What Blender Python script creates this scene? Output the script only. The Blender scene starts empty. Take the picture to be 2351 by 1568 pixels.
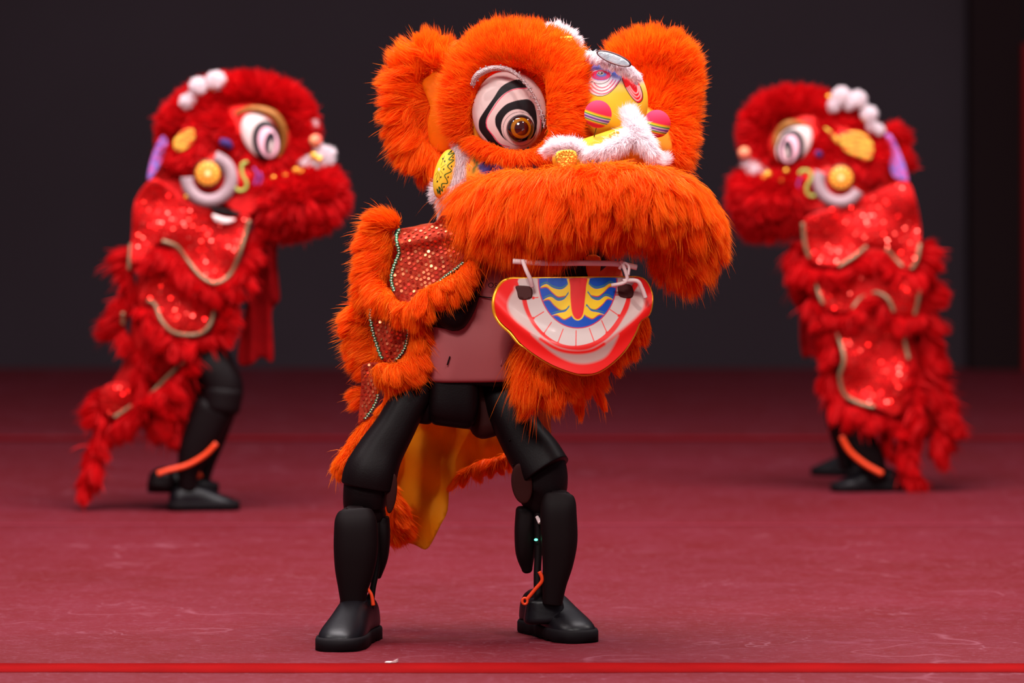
import bpy, bmesh, math, random
import numpy as np
from mathutils import Vector, Matrix
from mathutils.geometry import delaunay_2d_cdt

random.seed(7)
RNG = np.random.default_rng(11)
SC = bpy.context.scene
COL = SC.collection

# ------------------------------------------------------------------ camera
F, CX, HY, CAMH, YC = 9796.0, 1175.5, 400.0, 0.932, -8.6
cam_data = bpy.data.cameras.new('camera')
cam_data.sensor_width = 36.0
cam_data.lens = 36.0 * F / 2351.0
cam_data.shift_y = -(784.0 - HY) / 2351.0
cam_data.clip_end = 200
cam_data.dof.use_dof = True
cam_data.dof.focus_distance = 8.47
cam_data.dof.aperture_fstop = 3.2
cam = bpy.data.objects.new('camera', cam_data)
cam.location = (0, YC, CAMH)
cam.rotation_euler = (math.pi / 2, 0, 0)
COL.objects.link(cam)
SC.camera = cam

# ------------------------------------------------------------------ world, lights, exposure
SC.view_settings.view_transform = 'Standard'
SC.view_settings.look = 'None'
SC.view_settings.gamma = 1.0
SC.view_settings.use_curve_mapping = False
SC.view_settings.exposure = 1.0
SC.cycles.max_bounces = 10
SC.cycles.diffuse_bounces = 7
SC.cycles.transmission_bounces = 8
SC.cycles.transparent_max_bounces = 8
wd = bpy.data.worlds.new('world')
SC.world = wd
wd.use_nodes = True
wd.node_tree.nodes['Background'].inputs[0].default_value = (0.85, 0.80, 1.0, 1)
wd.node_tree.nodes['Background'].inputs[1].default_value = 0.09


def area(name, loc, target, size, power, color=(1, 1, 1)):
    d = bpy.data.lights.new(name, 'AREA')
    d.shape = 'SQUARE'
    d.size = size
    d.energy = power
    d.color = color
    o = bpy.data.objects.new(name, d)
    o.location = loc
    o.rotation_euler = (Vector(target) - Vector(loc)).to_track_quat('-Z', 'Y').to_euler()
    COL.objects.link(o)
    return o


area('overhead_softbox', (0, 0.9, 5.2), (0, 1.1, 0), 4.0, 400, (1.0, 0.93, 0.95))
area('front_fill', (-1.8, -6.5, 5.2), (0, 0.5, 0.8), 2.0, 150, (1.0, 0.93, 0.9))  # unseen fill on the camera side, raised to brighten the front
area('glint_light', (2.2, -3.5, 4.8), (0.3, 0.6, 0.7), 0.35, 50, (1.0, 0.95, 0.9))  # small unseen lights added for glints on sequins and eye
area('glint_light', (-3.2, -1.0, 4.4), (0, 1.5, 0.8), 0.3, 40, (1.0, 0.92, 0.9))
area('glint_light', (3.4, 1.0, 4.4), (0.5, 2.5, 0.8), 0.3, 40, (1.0, 0.92, 0.9))
area('glint_light', (-0.6, -4.5, 4.0), (0, 2.5, 0.8), 0.25, 30, (1.0, 0.95, 0.92))


# ------------------------------------------------------------------ materials
def srgb(r, g, b):
    out = []
    for c in (r, g, b):
        c /= 255.0
        out.append(c / 12.92 if c <= 0.04045 else ((c + 0.055) / 1.055) ** 2.4)
    return tuple(out)


def mat(name, color, rough=0.6, metal=0.0, spec=0.4, coat=0.0, attr=None, bump=None, emit=None, sheen=0.0, noise=None, trans=0.0):
    m = bpy.data.materials.new(name)
    m.use_nodes = True
    nt = m.node_tree
    b = nt.nodes['Principled BSDF']
    b.inputs['Base Color'].default_value = (*color, 1)
    b.inputs['Roughness'].default_value = rough
    b.inputs['Metallic'].default_value = metal
    b.inputs['Specular IOR Level'].default_value = spec
    b.inputs['Coat Weight'].default_value = coat
    b.inputs['Sheen Weight'].default_value = sheen
    if attr:
        a = nt.nodes.new('ShaderNodeAttribute')
        a.attribute_name = attr
        nt.links.new(a.outputs['Color'], b.inputs['Base Color'])
    if noise:  # (scale, other colour, amount)
        tc = nt.nodes.new('ShaderNodeTexCoord')
        n = nt.nodes.new('ShaderNodeTexNoise')
        n.inputs['Scale'].default_value = noise[0]
        n.inputs['Detail'].default_value = 5
        nt.links.new(tc.outputs['Object'], n.inputs['Vector'])
        mx = nt.nodes.new('ShaderNodeMix')
        mx.data_type = 'RGBA'
        mx.inputs[6].default_value = (*color, 1)
        mx.inputs[7].default_value = (*noise[1], 1)
        mp = nt.nodes.new('ShaderNodeMapRange')
        mp.inputs[1].default_value = 0.35
        mp.inputs[2].default_value = 0.7
        mp.inputs[4].default_value = noise[2]
        nt.links.new(n.outputs['Fac'], mp.inputs[0])
        nt.links.new(mp.outputs[0], mx.inputs[0])
        nt.links.new(mx.outputs[2], b.inputs['Base Color'])
    if bump:
        tc = nt.nodes.new('ShaderNodeTexCoord')
        n = nt.nodes.new('ShaderNodeTexNoise')
        n.inputs['Scale'].default_value = bump[0]
        n.inputs['Detail'].default_value = 4
        nt.links.new(tc.outputs['Object'], n.inputs['Vector'])
        bp = nt.nodes.new('ShaderNodeBump')
        bp.inputs['Strength'].default_value = bump[1]
        bp.inputs['Distance'].default_value = 0.004
        nt.links.new(n.outputs['Fac'], bp.inputs['Height'])
        nt.links.new(bp.outputs[0], b.inputs['Normal'])
    if emit:
        b.inputs['Emission Color'].default_value = (*emit[0], 1)
        b.inputs['Emission Strength'].default_value = emit[1]
    if trans:
        t = nt.nodes.new('ShaderNodeBsdfTranslucent')
        t.inputs[0].default_value = (*color, 1)
        if b.inputs['Base Color'].is_linked:
            nt.links.new(b.inputs['Base Color'].links[0].from_socket, t.inputs[0])
        ms = nt.nodes.new('ShaderNodeMixShader')
        ms.inputs[0].default_value = trans
        nt.links.new(b.outputs[0], ms.inputs[1])
        nt.links.new(t.outputs[0], ms.inputs[2])
        nt.links.new(ms.outputs[0], nt.nodes['Material Output'].inputs[0])
    return m


def fur_mat(name, c0, c1, trans=0.5, spec=0.1):
    m = bpy.data.materials.new(name)
    m.use_nodes = True
    nt = m.node_tree
    b = nt.nodes['Principled BSDF']
    b.inputs['Roughness'].default_value = 0.55
    b.inputs['Specular IOR Level'].default_value = spec
    a = nt.nodes.new('ShaderNodeAttribute')
    a.attribute_name = 'tint'
    mx = nt.nodes.new('ShaderNodeMix')
    mx.data_type = 'RGBA'
    mx.inputs[6].default_value = (*c0, 1)
    mx.inputs[7].default_value = (*c1, 1)
    nt.links.new(a.outputs['Fac'], mx.inputs[0])
    t = nt.nodes.new('ShaderNodeBsdfTranslucent')
    nt.links.new(mx.outputs[2], b.inputs['Base Color'])
    nt.links.new(mx.outputs[2], t.inputs[0])
    ms = nt.nodes.new('ShaderNodeMixShader')
    ms.inputs[0].default_value = trans
    nt.links.new(b.outputs[0], ms.inputs[1])
    nt.links.new(t.outputs[0], ms.inputs[2])
    nt.links.new(ms.outputs[0], nt.nodes['Material Output'].inputs[0])
    return m


M = {}
M['orange_fur'] = fur_mat('orange_fur', (1.0, 0.115, 0.003), (1.0, 0.24, 0.008))
M['white_fur'] = fur_mat('white_fur', (0.90, 0.80, 0.83), (0.96, 0.89, 0.91))
M['red_fur'] = fur_mat('red_fur', (0.52, 0.0015, 0.004), (0.80, 0.006, 0.010))
M['paint'] = mat('painted_print', (1, 1, 1), 0.55, attr='Col', spec=0.2)
M['gloss_paint'] = mat('glossy_painted_print', (1, 1, 1), 0.45, attr='Col', spec=0.25, coat=0.05)
M['orange_cloth'] = mat('orange_cloth', (0.50, 0.045, 0.018), 0.7, spec=0.1, bump=(160, 0.5), noise=(30, (0.35, 0.02, 0.01), 0.8), trans=0.2)
M['lining'] = mat('orange_lining', (0.62, 0.075, 0.006), 0.6, noise=(9, (0.5, 0.03, 0.004), 1.0), bump=(18, 0.8), trans=0.35)
M['yellow_satin'] = mat('yellow_satin', (0.75, 0.27, 0.004), 0.6, spec=0.1, noise=(3.0, (0.75, 0.18, 0.003), 0.4), bump=(14, 0.7), trans=0.35)
M['red_cloth'] = mat('red_cloth', (0.50, 0.007, 0.008), 0.65, spec=0.08, bump=(60, 0.6), noise=(25, (0.68, 0.015, 0.015), 0.8))
M['red_ribbon'] = mat('red_ribbon', (0.2, 0.002, 0.003), 0.8, spec=0.03, bump=(25, 0.6), noise=(14, (0.12, 0.001, 0.002), 0.9))
M['sequin_orange'] = mat('orange_sequins', (0.95, 0.13, 0.05), 0.3, metal=0.7, attr='Col')
M['sequin_red'] = mat('red_sequins', (1.0, 0.05, 0.03), 0.18, metal=0.85, attr='Col')
M['silver'] = mat('silver_glitter', (0.55, 0.42, 0.42), 0.38, metal=0.9, bump=(420, 1.0))
M['gold'] = mat('gold_foil', (0.95, 0.50, 0.06), 0.25, metal=0.6, bump=(200, 0.6))
M['gold_edge'] = mat('gold_edge', (0.92, 0.42, 0.02), 0.3, metal=0.5)
M['green'] = mat('green_braid', (0.01, 0.16, 0.06), 0.4)
M['bead'] = mat('pale_beads', (0.75, 0.72, 0.6), 0.25, spec=0.7)
M['braid'] = mat('dull_braid', (0.24, 0.15, 0.08), 0.4, metal=0.2)
M['black'] = mat('black_plastic', (0.0042, 0.0015, 0.0019), 0.5, spec=0.11, bump=(300, 0.08))
M['black_matte'] = mat('matte_black_plastic', (0.0050, 0.0018, 0.0021), 0.6, spec=0.10)
M['shoe'] = mat('black_rubber', (0.0035, 0.0022, 0.0035), 0.40, spec=0.22, bump=(90, 0.06))
M['sole'] = mat('dark_sole', (0.006, 0.004, 0.005), 0.7, spec=0.12)
M['disc'] = mat('brown_disc', (0.028, 0.005, 0.004), 0.6, spec=0.10)
M['white_shell_red_bounce'] = mat('white_shell_red_bounce', (0.38, 0.095, 0.10), 0.45, spec=0.2)  # white plastic; red bounce and shade put into its base colour
M['orange_rod'] = mat('orange_rod', (0.75, 0.05, 0.008), 0.4)
M['white_plastic'] = mat('white_plastic', (0.8, 0.62, 0.6), 0.45)
M['inner_ear'] = mat('amber_film', (0.95, 0.21, 0.005), 0.35, trans=0.35, bump=(12, 0.3))
M['mirror'] = mat('mirror_painted_shine', (0.50, 0.60, 0.66), 0.15, metal=0.25, bump=(120, 0.5), noise=(90, (0.8, 0.85, 0.9), 1.0))  # pale bluish reflection put into the mirror's base colour
M['dark'] = mat('dark_red_rim', (0.05, 0.006, 0.01), 0.4)
M['white_ring'] = mat('white_plush', (0.36, 0.25, 0.27), 0.95, spec=0.05, bump=(150, 0.7))
M['old_gold'] = mat('old_gold', (0.28, 0.10, 0.015), 0.5, metal=0.3, bump=(120, 0.8))
M['led'] = mat('green_led', (0.02, 0.5, 0.2), 0.4, emit=((0.05, 1.0, 0.45), 4.0))
M['rope'] = mat('yellow_braid', (0.75, 0.33, 0.01), 0.5)


# ------------------------------------------------------------------ geometry helpers
def W(px, py, Y):
    d = Y - YC
    return np.array([(px - CX) * d / F, Y, CAMH + (HY - py) * d / F])


def Wn(px, py, Y):
    px, py, Y = np.broadcast_arrays(np.asarray(px, float), np.asarray(py, float), np.asarray(Y, float))
    d = Y - YC
    return np.stack([(px - CX) * d / F, Y, CAMH + (HY - py) * d / F], -1)


def to_px(P):
    d = P[:, 1] - YC
    return np.stack([CX + P[:, 0] * F / d, HY - (P[:, 2] - CAMH) * F / d], -1)


def catmull(pts, n, closed=False):
    P = np.asarray(pts, float)
    K = len(P)
    out = []
    segs = K if closed else K - 1
    for i in range(segs):
        if closed:
            a, b, c, d = P[(i - 1) % K], P[i], P[(i + 1) % K], P[(i + 2) % K]
        else:
            a, b, c, d = P[max(i - 1, 0)], P[i], P[i + 1], P[min(i + 2, K - 1)]
        for t in np.arange(n) / n:
            out.append(0.5 * ((2 * b) + (-a + c) * t + (2 * a - 5 * b + 4 * c - d) * t * t + (-a + 3 * b - 3 * c + d) * t ** 3))
    if not closed:
        out.append(P[-1])
    return np.array(out)


class Root:
    """Empty at a thing's base; all parts hold coordinates relative to it."""
    def __init__(self, name, label, cat, loc):
        self.o = bpy.data.objects.new(name, None)
        self.o.empty_display_size = 0.1
        self.loc = np.array(loc, float)
        self.o.location = loc
        self.o['label'] = label
        self.o['category'] = cat
        COL.objects.link(self.o)


def link(name, me, parent, m, smooth=True, kind=None, label=None):
    """parent: Root, or an object made by link (sub-part)"""
    if smooth:
        me.polygons.foreach_set('use_smooth', np.ones(len(me.polygons), bool))
    if m is not None:
        me.materials.append(m)
    o = bpy.data.objects.new(name, me)
    COL.objects.link(o)
    if isinstance(parent, Root):
        o.parent = parent.o
    elif parent is not None:
        o.parent = parent
    if kind:
        o['kind'] = kind
    if label:
        o['label'] = label
    return o


def root_loc(parent):
    if isinstance(parent, Root):
        return parent.loc
    while parent is not None and parent.parent is not None:
        parent = parent.parent
    return np.array(parent.location) if parent is not None else np.zeros(3)


def raw_mesh(name, V, faces_list, loc):
    """faces_list: list of (n,k) int arrays"""
    me = bpy.data.meshes.new(name)
    V = np.asarray(V, float) - loc
    nl = sum(f.size for f in faces_list)
    npoly = sum(len(f) for f in faces_list)
    me.vertices.add(len(V))
    me.vertices.foreach_set('co', V.astype(np.float32).ravel())
    me.loops.add(nl)
    me.polygons.add(npoly)
    me.loops.foreach_set('vertex_index', np.concatenate([f.ravel() for f in faces_list]).astype(np.int32))
    starts, s = [], 0
    for f in faces_list:
        starts.append(s + np.arange(len(f)) * f.shape[1])
        s += f.size
    me.polygons.foreach_set('loop_start', np.concatenate(starts).astype(np.int32))
    me.update(calc_edges=True)
    return me


def set_col(me, C, name='Col'):
    a = me.color_attributes.new(name, 'FLOAT_COLOR', 'POINT')
    C = np.concatenate([C, np.ones((len(C), 1))], 1)
    a.data.foreach_set('color', C.astype(np.float32).ravel())


def grid_faces(nr, nc, off=0, flip=False, wrap=False):
    r = np.arange(nr - 1)[:, None]
    c = np.arange(nc if wrap else nc - 1)[None, :]
    c2 = (c + 1) % nc
    q = np.stack([r * nc + c, r * nc + c2, (r + 1) * nc + c2, (r + 1) * nc + c], -1).reshape(-1, 4) + off
    return q[:, ::-1] if flip else q


# -- mass: union of spheres along chains, voxel-remeshed
def dense_chain(chain, Y0, step=0.3):
    pts = []
    for p in chain:
        cmb = p[4] if len(p) > 4 else (0, 0, 0)
        pts.append([p[0], p[1], p[2], p[3], *cmb])
    P = np.array(pts, float)
    if len(P) > 1:
        out = []
        for i in range(len(P) - 1):
            ln = np.hypot(*(P[i + 1, :2] - P[i, :2])) + abs(P[i + 1, 2] - P[i, 2]) * 1100
            n = max(2, int(ln / (step * min(P[i, 3], P[i + 1, 3]) + 0.5)))
            out.append(catmull(P[max(0, i - 1):i + 3], n)[(0 if i == 0 else n):(n if i == 0 else 2 * n)])
        out.append(P[-1:])
        P = np.concatenate(out)
    Y = P[:, 2] + Y0
    C = Wn(P[:, 0], P[:, 1], Y)
    R = P[:, 3] * (Y - YC) / F
    comb = np.stack([P[:, 4], P[:, 6], -P[:, 5]], -1)
    return C, R, comb


_ico = None


def ico_unit():
    global _ico
    if _ico is None:
        bm = bmesh.new()
        bmesh.ops.create_icosphere(bm, subdivisions=2, radius=1)
        v = np.array([x.co[:] for x in bm.verts])
        f = np.array([[x.index for x in q.verts] for q in bm.faces])
        bm.free()
        _ico = (v, f)
    return _ico


def mass_mesh(C, R, voxel, smooth=3, squash=None):
    v, f = ico_unit()
    V = (C[:, None, :] + v[None] * R[:, None, None] * (squash if squash is not None else 1.0)).reshape(-1, 3)
    Fc = (f[None] + (np.arange(len(C)) * len(v))[:, None, None]).reshape(-1, 3)
    me = raw_mesh('tmp', V, [Fc], np.zeros(3))
    o = bpy.data.objects.new('tmp', me)
    COL.objects.link(o)
    r = o.modifiers.new('r', 'REMESH')
    r.mode = 'VOXEL'
    r.voxel_size = voxel
    s = o.modifiers.new('s', 'SMOOTH')
    s.iterations = smooth
    dg = bpy.context.evaluated_depsgraph_get()
    ev = o.evaluated_get(dg)
    m2 = bpy.data.meshes.new_from_object(ev)
    bpy.data.objects.remove(o)
    bpy.data.meshes.remove(me)
    n = len(m2.vertices)
    co = np.empty(n * 3, np.float32)
    m2.vertices.foreach_get('co', co)
    nr = np.empty(n * 3, np.float32)
    m2.vertex_normals.foreach_get('vector', nr)
    m2.calc_loop_triangles()
    t = np.empty(len(m2.loop_triangles) * 3, np.int32)
    m2.loop_triangles.foreach_get('vertices', t)
    bpy.data.meshes.remove(m2)
    return co.reshape(-1, 3).astype(float), nr.reshape(-1, 3).astype(float), t.reshape(-1, 3)


def norm(a):
    return a / np.maximum(np.linalg.norm(a, axis=-1, keepdims=True), 1e-9)


def nearest(P, C, R):
    out = np.empty(len(P), int)
    for s in range(0, len(P), 4000):
        d = np.linalg.norm(P[s:s + 4000, None] - C[None], axis=-1) - R[None]
        out[s:s + 4000] = d.argmin(1)
    return out


def fur(name, chains, parent, m, Y0, n, L, nw=0.6, cw=1.0, grav=0.3, jit=0.25, clump=(14, 0.6), w=1.5,
        voxel=6, comb=None, wave=0.0, avoid=None, label=None, lvar=0.35, squash=None, gone=None, lfun=None):
    """furry part: a skin with n strands; lengths and widths in px at depth Y0"""
    s = (Y0 - YC) / F
    Cs, Rs, Cb = zip(*[dense_chain(c, Y0) for c in chains])
    C, R, CB = np.concatenate(Cs), np.concatenate(Rs), np.concatenate(Cb)
    V, N, T = mass_mesh(C, R, voxel * s, squash=squash)
    # sample
    A = V[T]
    ar = np.linalg.norm(np.cross(A[:, 1] - A[:, 0], A[:, 2] - A[:, 0]), axis=1)
    cum = np.cumsum(ar)
    total = cum[-1] / 2

    def sample(k):
        ti = np.searchsorted(cum, RNG.random(k) * cum[-1])
        u, v = RNG.random(k), RNG.random(k)
        fl = u + v > 1
        u[fl], v[fl] = 1 - u[fl], 1 - v[fl]
        b = np.stack([1 - u - v, u, v], -1)
        return (A[ti] * b[..., None]).sum(1), norm((N[T[ti]] * b[..., None]).sum(1))

    def dirs(P, Nn, k, j):
        if comb is not None:
            cb = comb(P, Nn)
        else:
            cb = CB[nearest(P, C, R)]
        rnd = RNG.normal(size=(k, 3)) * j
        d0 = norm(Nn * nw + cb * cw + rnd)
        dn = (d0 * Nn).sum(1)
        fix = dn < 0.12
        d0[fix] = norm(d0[fix] + Nn[fix] * (0.2 - dn[fix])[:, None])
        d1 = norm(d0 * 0.6 + cb * cw * 0.8 + np.array([0, 0, -grav]) + rnd * 0.5)
        return d0, d1

    def curve(P, d0, d1, ln, t):
        return P + ln[:, None] * (d0 * (t - t * t / 2) + d1 * (t * t / 2))

    P, Nn = sample(n)
    if gone is not None:
        q = to_px(P)
        keep = ~gone(q[:, 0], q[:, 1], P, Nn)
        P, Nn = P[keep], Nn[keep]
        n = len(P)
    d0, d1 = dirs(P, Nn, n, jit)
    ln = L * s * (1 - lvar / 2 + lvar * (RNG.random(n) - 0.5) * 2)
    if lfun is not None:
        q = to_px(P)
        ln = ln * lfun(q[:, 0], q[:, 1])
    fly = RNG.random(n) < 0.035
    ln[fly] *= 1.3
    K = max(4, int(total / (clump[0] * s) ** 2))
    SP, SN = sample(K)
    e0, e1 = dirs(SP, SN, K, jit * 1.2)
    sl = L * s * (0.75 + 0.5 * RNG.random(K))
    if lfun is not None:
        q = to_px(SP)
        sl = sl * lfun(q[:, 0], q[:, 1])
    near = nearest(P, SP, np.zeros(K))
    ln = ln * (0.7 + 0.3 * np.minimum(sl[near] / (L * s), 1.3))
    ctint = RNG.random(K)
    ts = [0.0, 0.4, 0.75, 1.0]
    side = norm(np.cross(d0, RNG.normal(size=(n, 3))))
    ph = RNG.random(K)[near] * 6.28 + RNG.normal(size=n) * 0.4
    lat = norm(np.cross(d1, Nn + 1e-3))
    rows = []
    ww = w * s * 0.5 * (0.7 + 0.6 * RNG.random(n))
    for k, t in enumerate(ts):
        p = curve(P, d0, d1, ln, t)
        if clump[1] > 0:
            cp = curve(SP[near], e0[near], e1[near], np.minimum(ln, sl[near]), t)
            g = (clump[1] * t ** 1.3 * np.where(fly, 0.2, 1.0))[:, None]
            p = p * (1 - g) + cp * g
        if wave:
            p = p + lat * (wave * s * t * np.sin(ph + t * 4.5))[:, None]
        rows.append(p)
    # do not let strands pass through the skin sphere set is skipped: skins are soft
    wid = [1.0, 0.85, 0.5]
    SV = np.empty((n, 7, 3))
    for k in range(3):
        SV[:, 2 * k] = rows[k] - side * (ww * wid[k])[:, None]
        SV[:, 2 * k + 1] = rows[k] + side * (ww * wid[k])[:, None]
    SV[:, 6] = rows[3]
    base = (np.arange(n) * 7)[:, None] + len(V)
    quads = np.concatenate([base + np.array([[0, 1, 3, 2]]), base + np.array([[2, 3, 5, 4]])])
    tips = base + np.array([[4, 5, 6]])
    allV = np.concatenate([V, SV.reshape(-1, 3)])
    loc = root_loc(parent)
    me = raw_mesh(name, allV, [T, quads, tips], loc)
    tint = np.concatenate([np.full(len(V), 0.3), np.repeat(np.clip(ctint[near] * 0.55 + RNG.random(n) * 0.45, 0, 1), 7)])
    a = me.attributes.new('tint', 'FLOAT', 'POINT')
    a.data.foreach_set('value', tint.astype(np.float32))
    return link(name, me, parent, m, smooth=False, kind='stuff', label=label)


def mass(name, chains, parent, m, Y0, voxel=6, paint=None, smooth=4, label=None):
    s = (Y0 - YC) / F
    Cs, Rs, _ = zip(*[dense_chain(c, Y0) for c in chains])
    V, N, T = mass_mesh(np.concatenate(Cs), np.concatenate(Rs), voxel * s, smooth)
    me = raw_mesh(name, V, [T], root_loc(parent))
    if paint:
        q = to_px(V)
        set_col(me, paint(q[:, 0], q[:, 1]))
    return link(name, me, parent, m, label=label)


def spheres_px(name, pts, parent, m, col=None, seg=10, label=None, kind=None, squash=None):
    """several little balls in one part: (px,py,Y,r)"""
    v, f = ico_unit()
    Vs, Fs = [], []
    for i, (px, py, Y, r) in enumerate(pts):
        c = W(px, py, Y)
        Vs.append(c + v * r * (Y - YC) / F * (squash if squash is not None else 1))
        Fs.append(f + i * len(v))
    me = raw_mesh(name, np.concatenate(Vs), [np.concatenate(Fs)], root_loc(parent))
    return link(name, me, parent, m, kind=kind, label=label)


# -- loft of superelliptic sections along a spine drawn in the picture plane
def limb(name, secs, parent, m, Y0=0.0, e=2.4, sub=5, seg=28, round_ends=(0.5, 0.5), label=None):
    P = catmull(np.array(secs, float), sub)
    Y = P[:, 2] + Y0
    C = Wn(P[:, 0], P[:, 1], Y)
    k = (Y - YC) / F
    hw, hd = P[:, 3] * k, P[:, 4] * k
    T = norm(np.gradient(C, axis=0))
    # rounded ends
    def ends(C, T, hw, hd, amt, first):
        i = 0 if first else -1
        sg = -1 if first else 1
        r = min(hw[i], hd[i]) * amt
        rows = []
        for a in (0.25, 0.5, 0.75, 0.93, 1.0):
            th = a * math.pi / 2
            rows.append((C[i] + T[i] * sg * r * math.sin(th), T[i], hw[i] - r * (1 - math.cos(th)), hd[i] - r * (1 - math.cos(th))))
        rows.append((C[i] + T[i] * sg * r, T[i], hw[i] * 0.02, hd[i] * 0.02))
        return rows[::-1] if first else rows
    body = list(zip(C, T, hw, hd))
    if round_ends[0]:
        body = ends(C, T, hw, hd, round_ends[0], True) + body
    else:
        body = [(C[0], T[0], hw[0] * .02, hd[0] * .02)] + body
    if round_ends[1]:
        body = body + ends(C, T, hw, hd, round_ends[1], False)
    else:
        body = body + [(C[-1], T[-1], hw[-1] * .02, hd[-1] * .02)]
    th = np.linspace(0, 2 * math.pi, seg, endpoint=False)
    cx = np.sign(np.cos(th)) * np.abs(np.cos(th)) ** (2 / e)
    cy = np.sign(np.sin(th)) * np.abs(np.sin(th)) ** (2 / e)
    rows = []
    for c, t, a, b in body:
        sd = norm(np.cross(t, np.array([0, 1.0, 0])))
        dp = norm(np.cross(sd, t))
        rows.append(c + sd * (a * cx)[:, None] + dp * (b * cy)[:, None])
    V = np.concatenate(rows)
    nr = len(rows)
    Fq = grid_faces(nr, seg, wrap=True)
    me = raw_mesh(name, V, [Fq, np.arange(seg)[None, ::-1], (np.arange(seg) + (nr - 1) * seg)[None]], root_loc(parent))
    bm = bmesh.new()
    bm.from_mesh(me)
    bmesh.ops.recalc_face_normals(bm, faces=bm.faces)
    bm.to_mesh(me)
    bm.free()
    return link(name, me, parent, m, label=label)


def tube(name, pts, parent, m, Y0=0.0, r=3.0, seg=8, sub=6, label=None):
    """pts (px,py,dY[,r])"""
    secs = [(p[0], p[1], p[2], p[3] if len(p) > 3 else r, p[3] if len(p) > 3 else r) for p in pts]
    P = catmull(np.array(secs, float), sub)
    Y = P[:, 2] + Y0
    C = Wn(P[:, 0], P[:, 1], Y)
    rr = P[:, 3] * (Y - YC) / F
    T = norm(np.gradient(C, axis=0))
    up = np.array([0.13, 1.0, 0.07])
    sd = norm(np.cross(T, up))
    dp = norm(np.cross(sd, T))
    th = np.linspace(0, 2 * math.pi, seg, endpoint=False)
    V = (C[:, None] + (sd[:, None] * np.cos(th)[None, :, None] + dp[:, None] * np.sin(th)[None, :, None]) * rr[:, None, None]).reshape(-1, 3)
    Fq = grid_faces(len(C), seg, wrap=True)
    me = raw_mesh(name, V, [Fq, np.arange(seg)[None, ::-1], (np.arange(seg) + (len(C) - 1) * seg)[None]], root_loc(parent))
    return link(name, me, parent, m, label=label)


# -- solid whose outline is drawn row by row, painted per point
def rowplate(name, outline, parent, m, Yf, Yb, nr=60, nc=60, paint=None, sm=6, label=None):
    O = catmull(outline, sm, closed=True) if sm > 1 else np.array(outline, float)
    y0, y1 = O[:, 1].min(), O[:, 1].max()
    e = (y1 - y0) * 0.004
    tt = 0.5 - 0.5 * np.cos(np.linspace(0.03, 0.97, nr) * math.pi)
    tt = (tt - tt[0]) / (tt[-1] - tt[0])
    ys = y0 + e + (y1 - y0 - 2 * e) * (0.35 * tt + 0.65 * np.linspace(0, 1, nr))
    xl, xr = np.empty(nr), np.empty(nr)
    A, B = O, np.roll(O, -1, 0)
    for i, y in enumerate(ys):
        hit = ((A[:, 1] <= y) & (B[:, 1] > y)) | ((B[:, 1] <= y) & (A[:, 1] > y))
        a, b = A[hit], B[hit]
        x = a[:, 0] + (y - a[:, 1]) / (b[:, 1] - a[:, 1]) * (b[:, 0] - a[:, 0])
        xl[i], xr[i] = x.min(), x.max()
    u = np.linspace(0, 1, nc)
    u = 0.6 * u + 0.4 * (0.5 - 0.5 * np.cos(u * math.pi))
    X = xl[:, None] + (xr - xl)[:, None] * u[None]
    Yy = np.repeat(ys[:, None], nc, 1)
    Vf = Wn(X, Yy, Yf(X, Yy)).reshape(-1, 3)
    Vb = Wn(X, Yy, Yb(X, Yy)).reshape(-1, 3)
    k = nr * nc
    fs = [grid_faces(nr, nc, 0, True), grid_faces(nr, nc, k)]
    idx = np.arange(k).reshape(nr, nc)
    for line, fl in ((idx[0], False), (idx[-1], True), (idx[:, 0], True), (idx[:, -1], False)):
        q = np.stack([line[:-1], line[1:], line[1:] + k, line[:-1] + k], -1)
        fs.append(q[:, ::-1] if fl else q)
    me = raw_mesh(name, np.concatenate([Vf, Vb]), [np.concatenate(fs)], root_loc(parent))
    if paint:
        c = paint(X.ravel(), Yy.ravel())
        set_col(me, np.concatenate([c, c]))
    return link(name, me, parent, m, label=label)


def dome(cx, cy, rx, ry, Yc, depth, ang=0.0, p=0.5):
    """(outline, Yf, Yb) of a lens/egg shape seen as an ellipse"""
    th = np.linspace(0, 2 * math.pi, 40, endpoint=False)
    ca, sa = math.cos(ang), math.sin(ang)
    ex, ey = rx * np.cos(th), ry * np.sin(th)
    out = np.stack([cx + ex * ca - ey * sa, cy + ex * sa + ey * ca], -1)
    def rho(x, y):
        a = ((x - cx) * ca + (y - cy) * sa) / rx
        b = (-(x - cx) * sa + (y - cy) * ca) / ry
        return np.clip(1 - a * a - b * b, 0, 1) ** p
    return out, (lambda x, y: Yc - depth * rho(x, y)), (lambda x, y: Yc + depth * 0.6 * rho(x, y))


# -- cloth: free outline, thin
def inside_poly(pts, poly):
    x, y = pts[:, 0], pts[:, 1]
    r = np.zeros(len(pts), bool)
    A, B = poly, np.roll(poly, -1, 0)
    for (ax, ay), (bx, by) in zip(A, B):
        if ay == by:
            continue
        c = ((ay <= y) & (by > y)) | ((by <= y) & (ay > y))
        r ^= c & (x < ax + (y - ay) / (by - ay) * (bx - ax))
    return r


def seg_dist(pts, line, closed=False):
    line = np.asarray(line, float)
    A = line if closed else line[:-1]
    B = np.roll(line, -1, 0) if closed else line[1:]
    best = np.full(len(pts), 1e9)
    for a, b in zip(A, B):
        ab = b - a
        t = np.clip(((pts - a) @ ab) / max(ab @ ab, 1e-9), 0, 1)
        best = np.minimum(best, np.hypot(*(pts - a - t[:, None] * ab).T))
    return best


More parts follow.
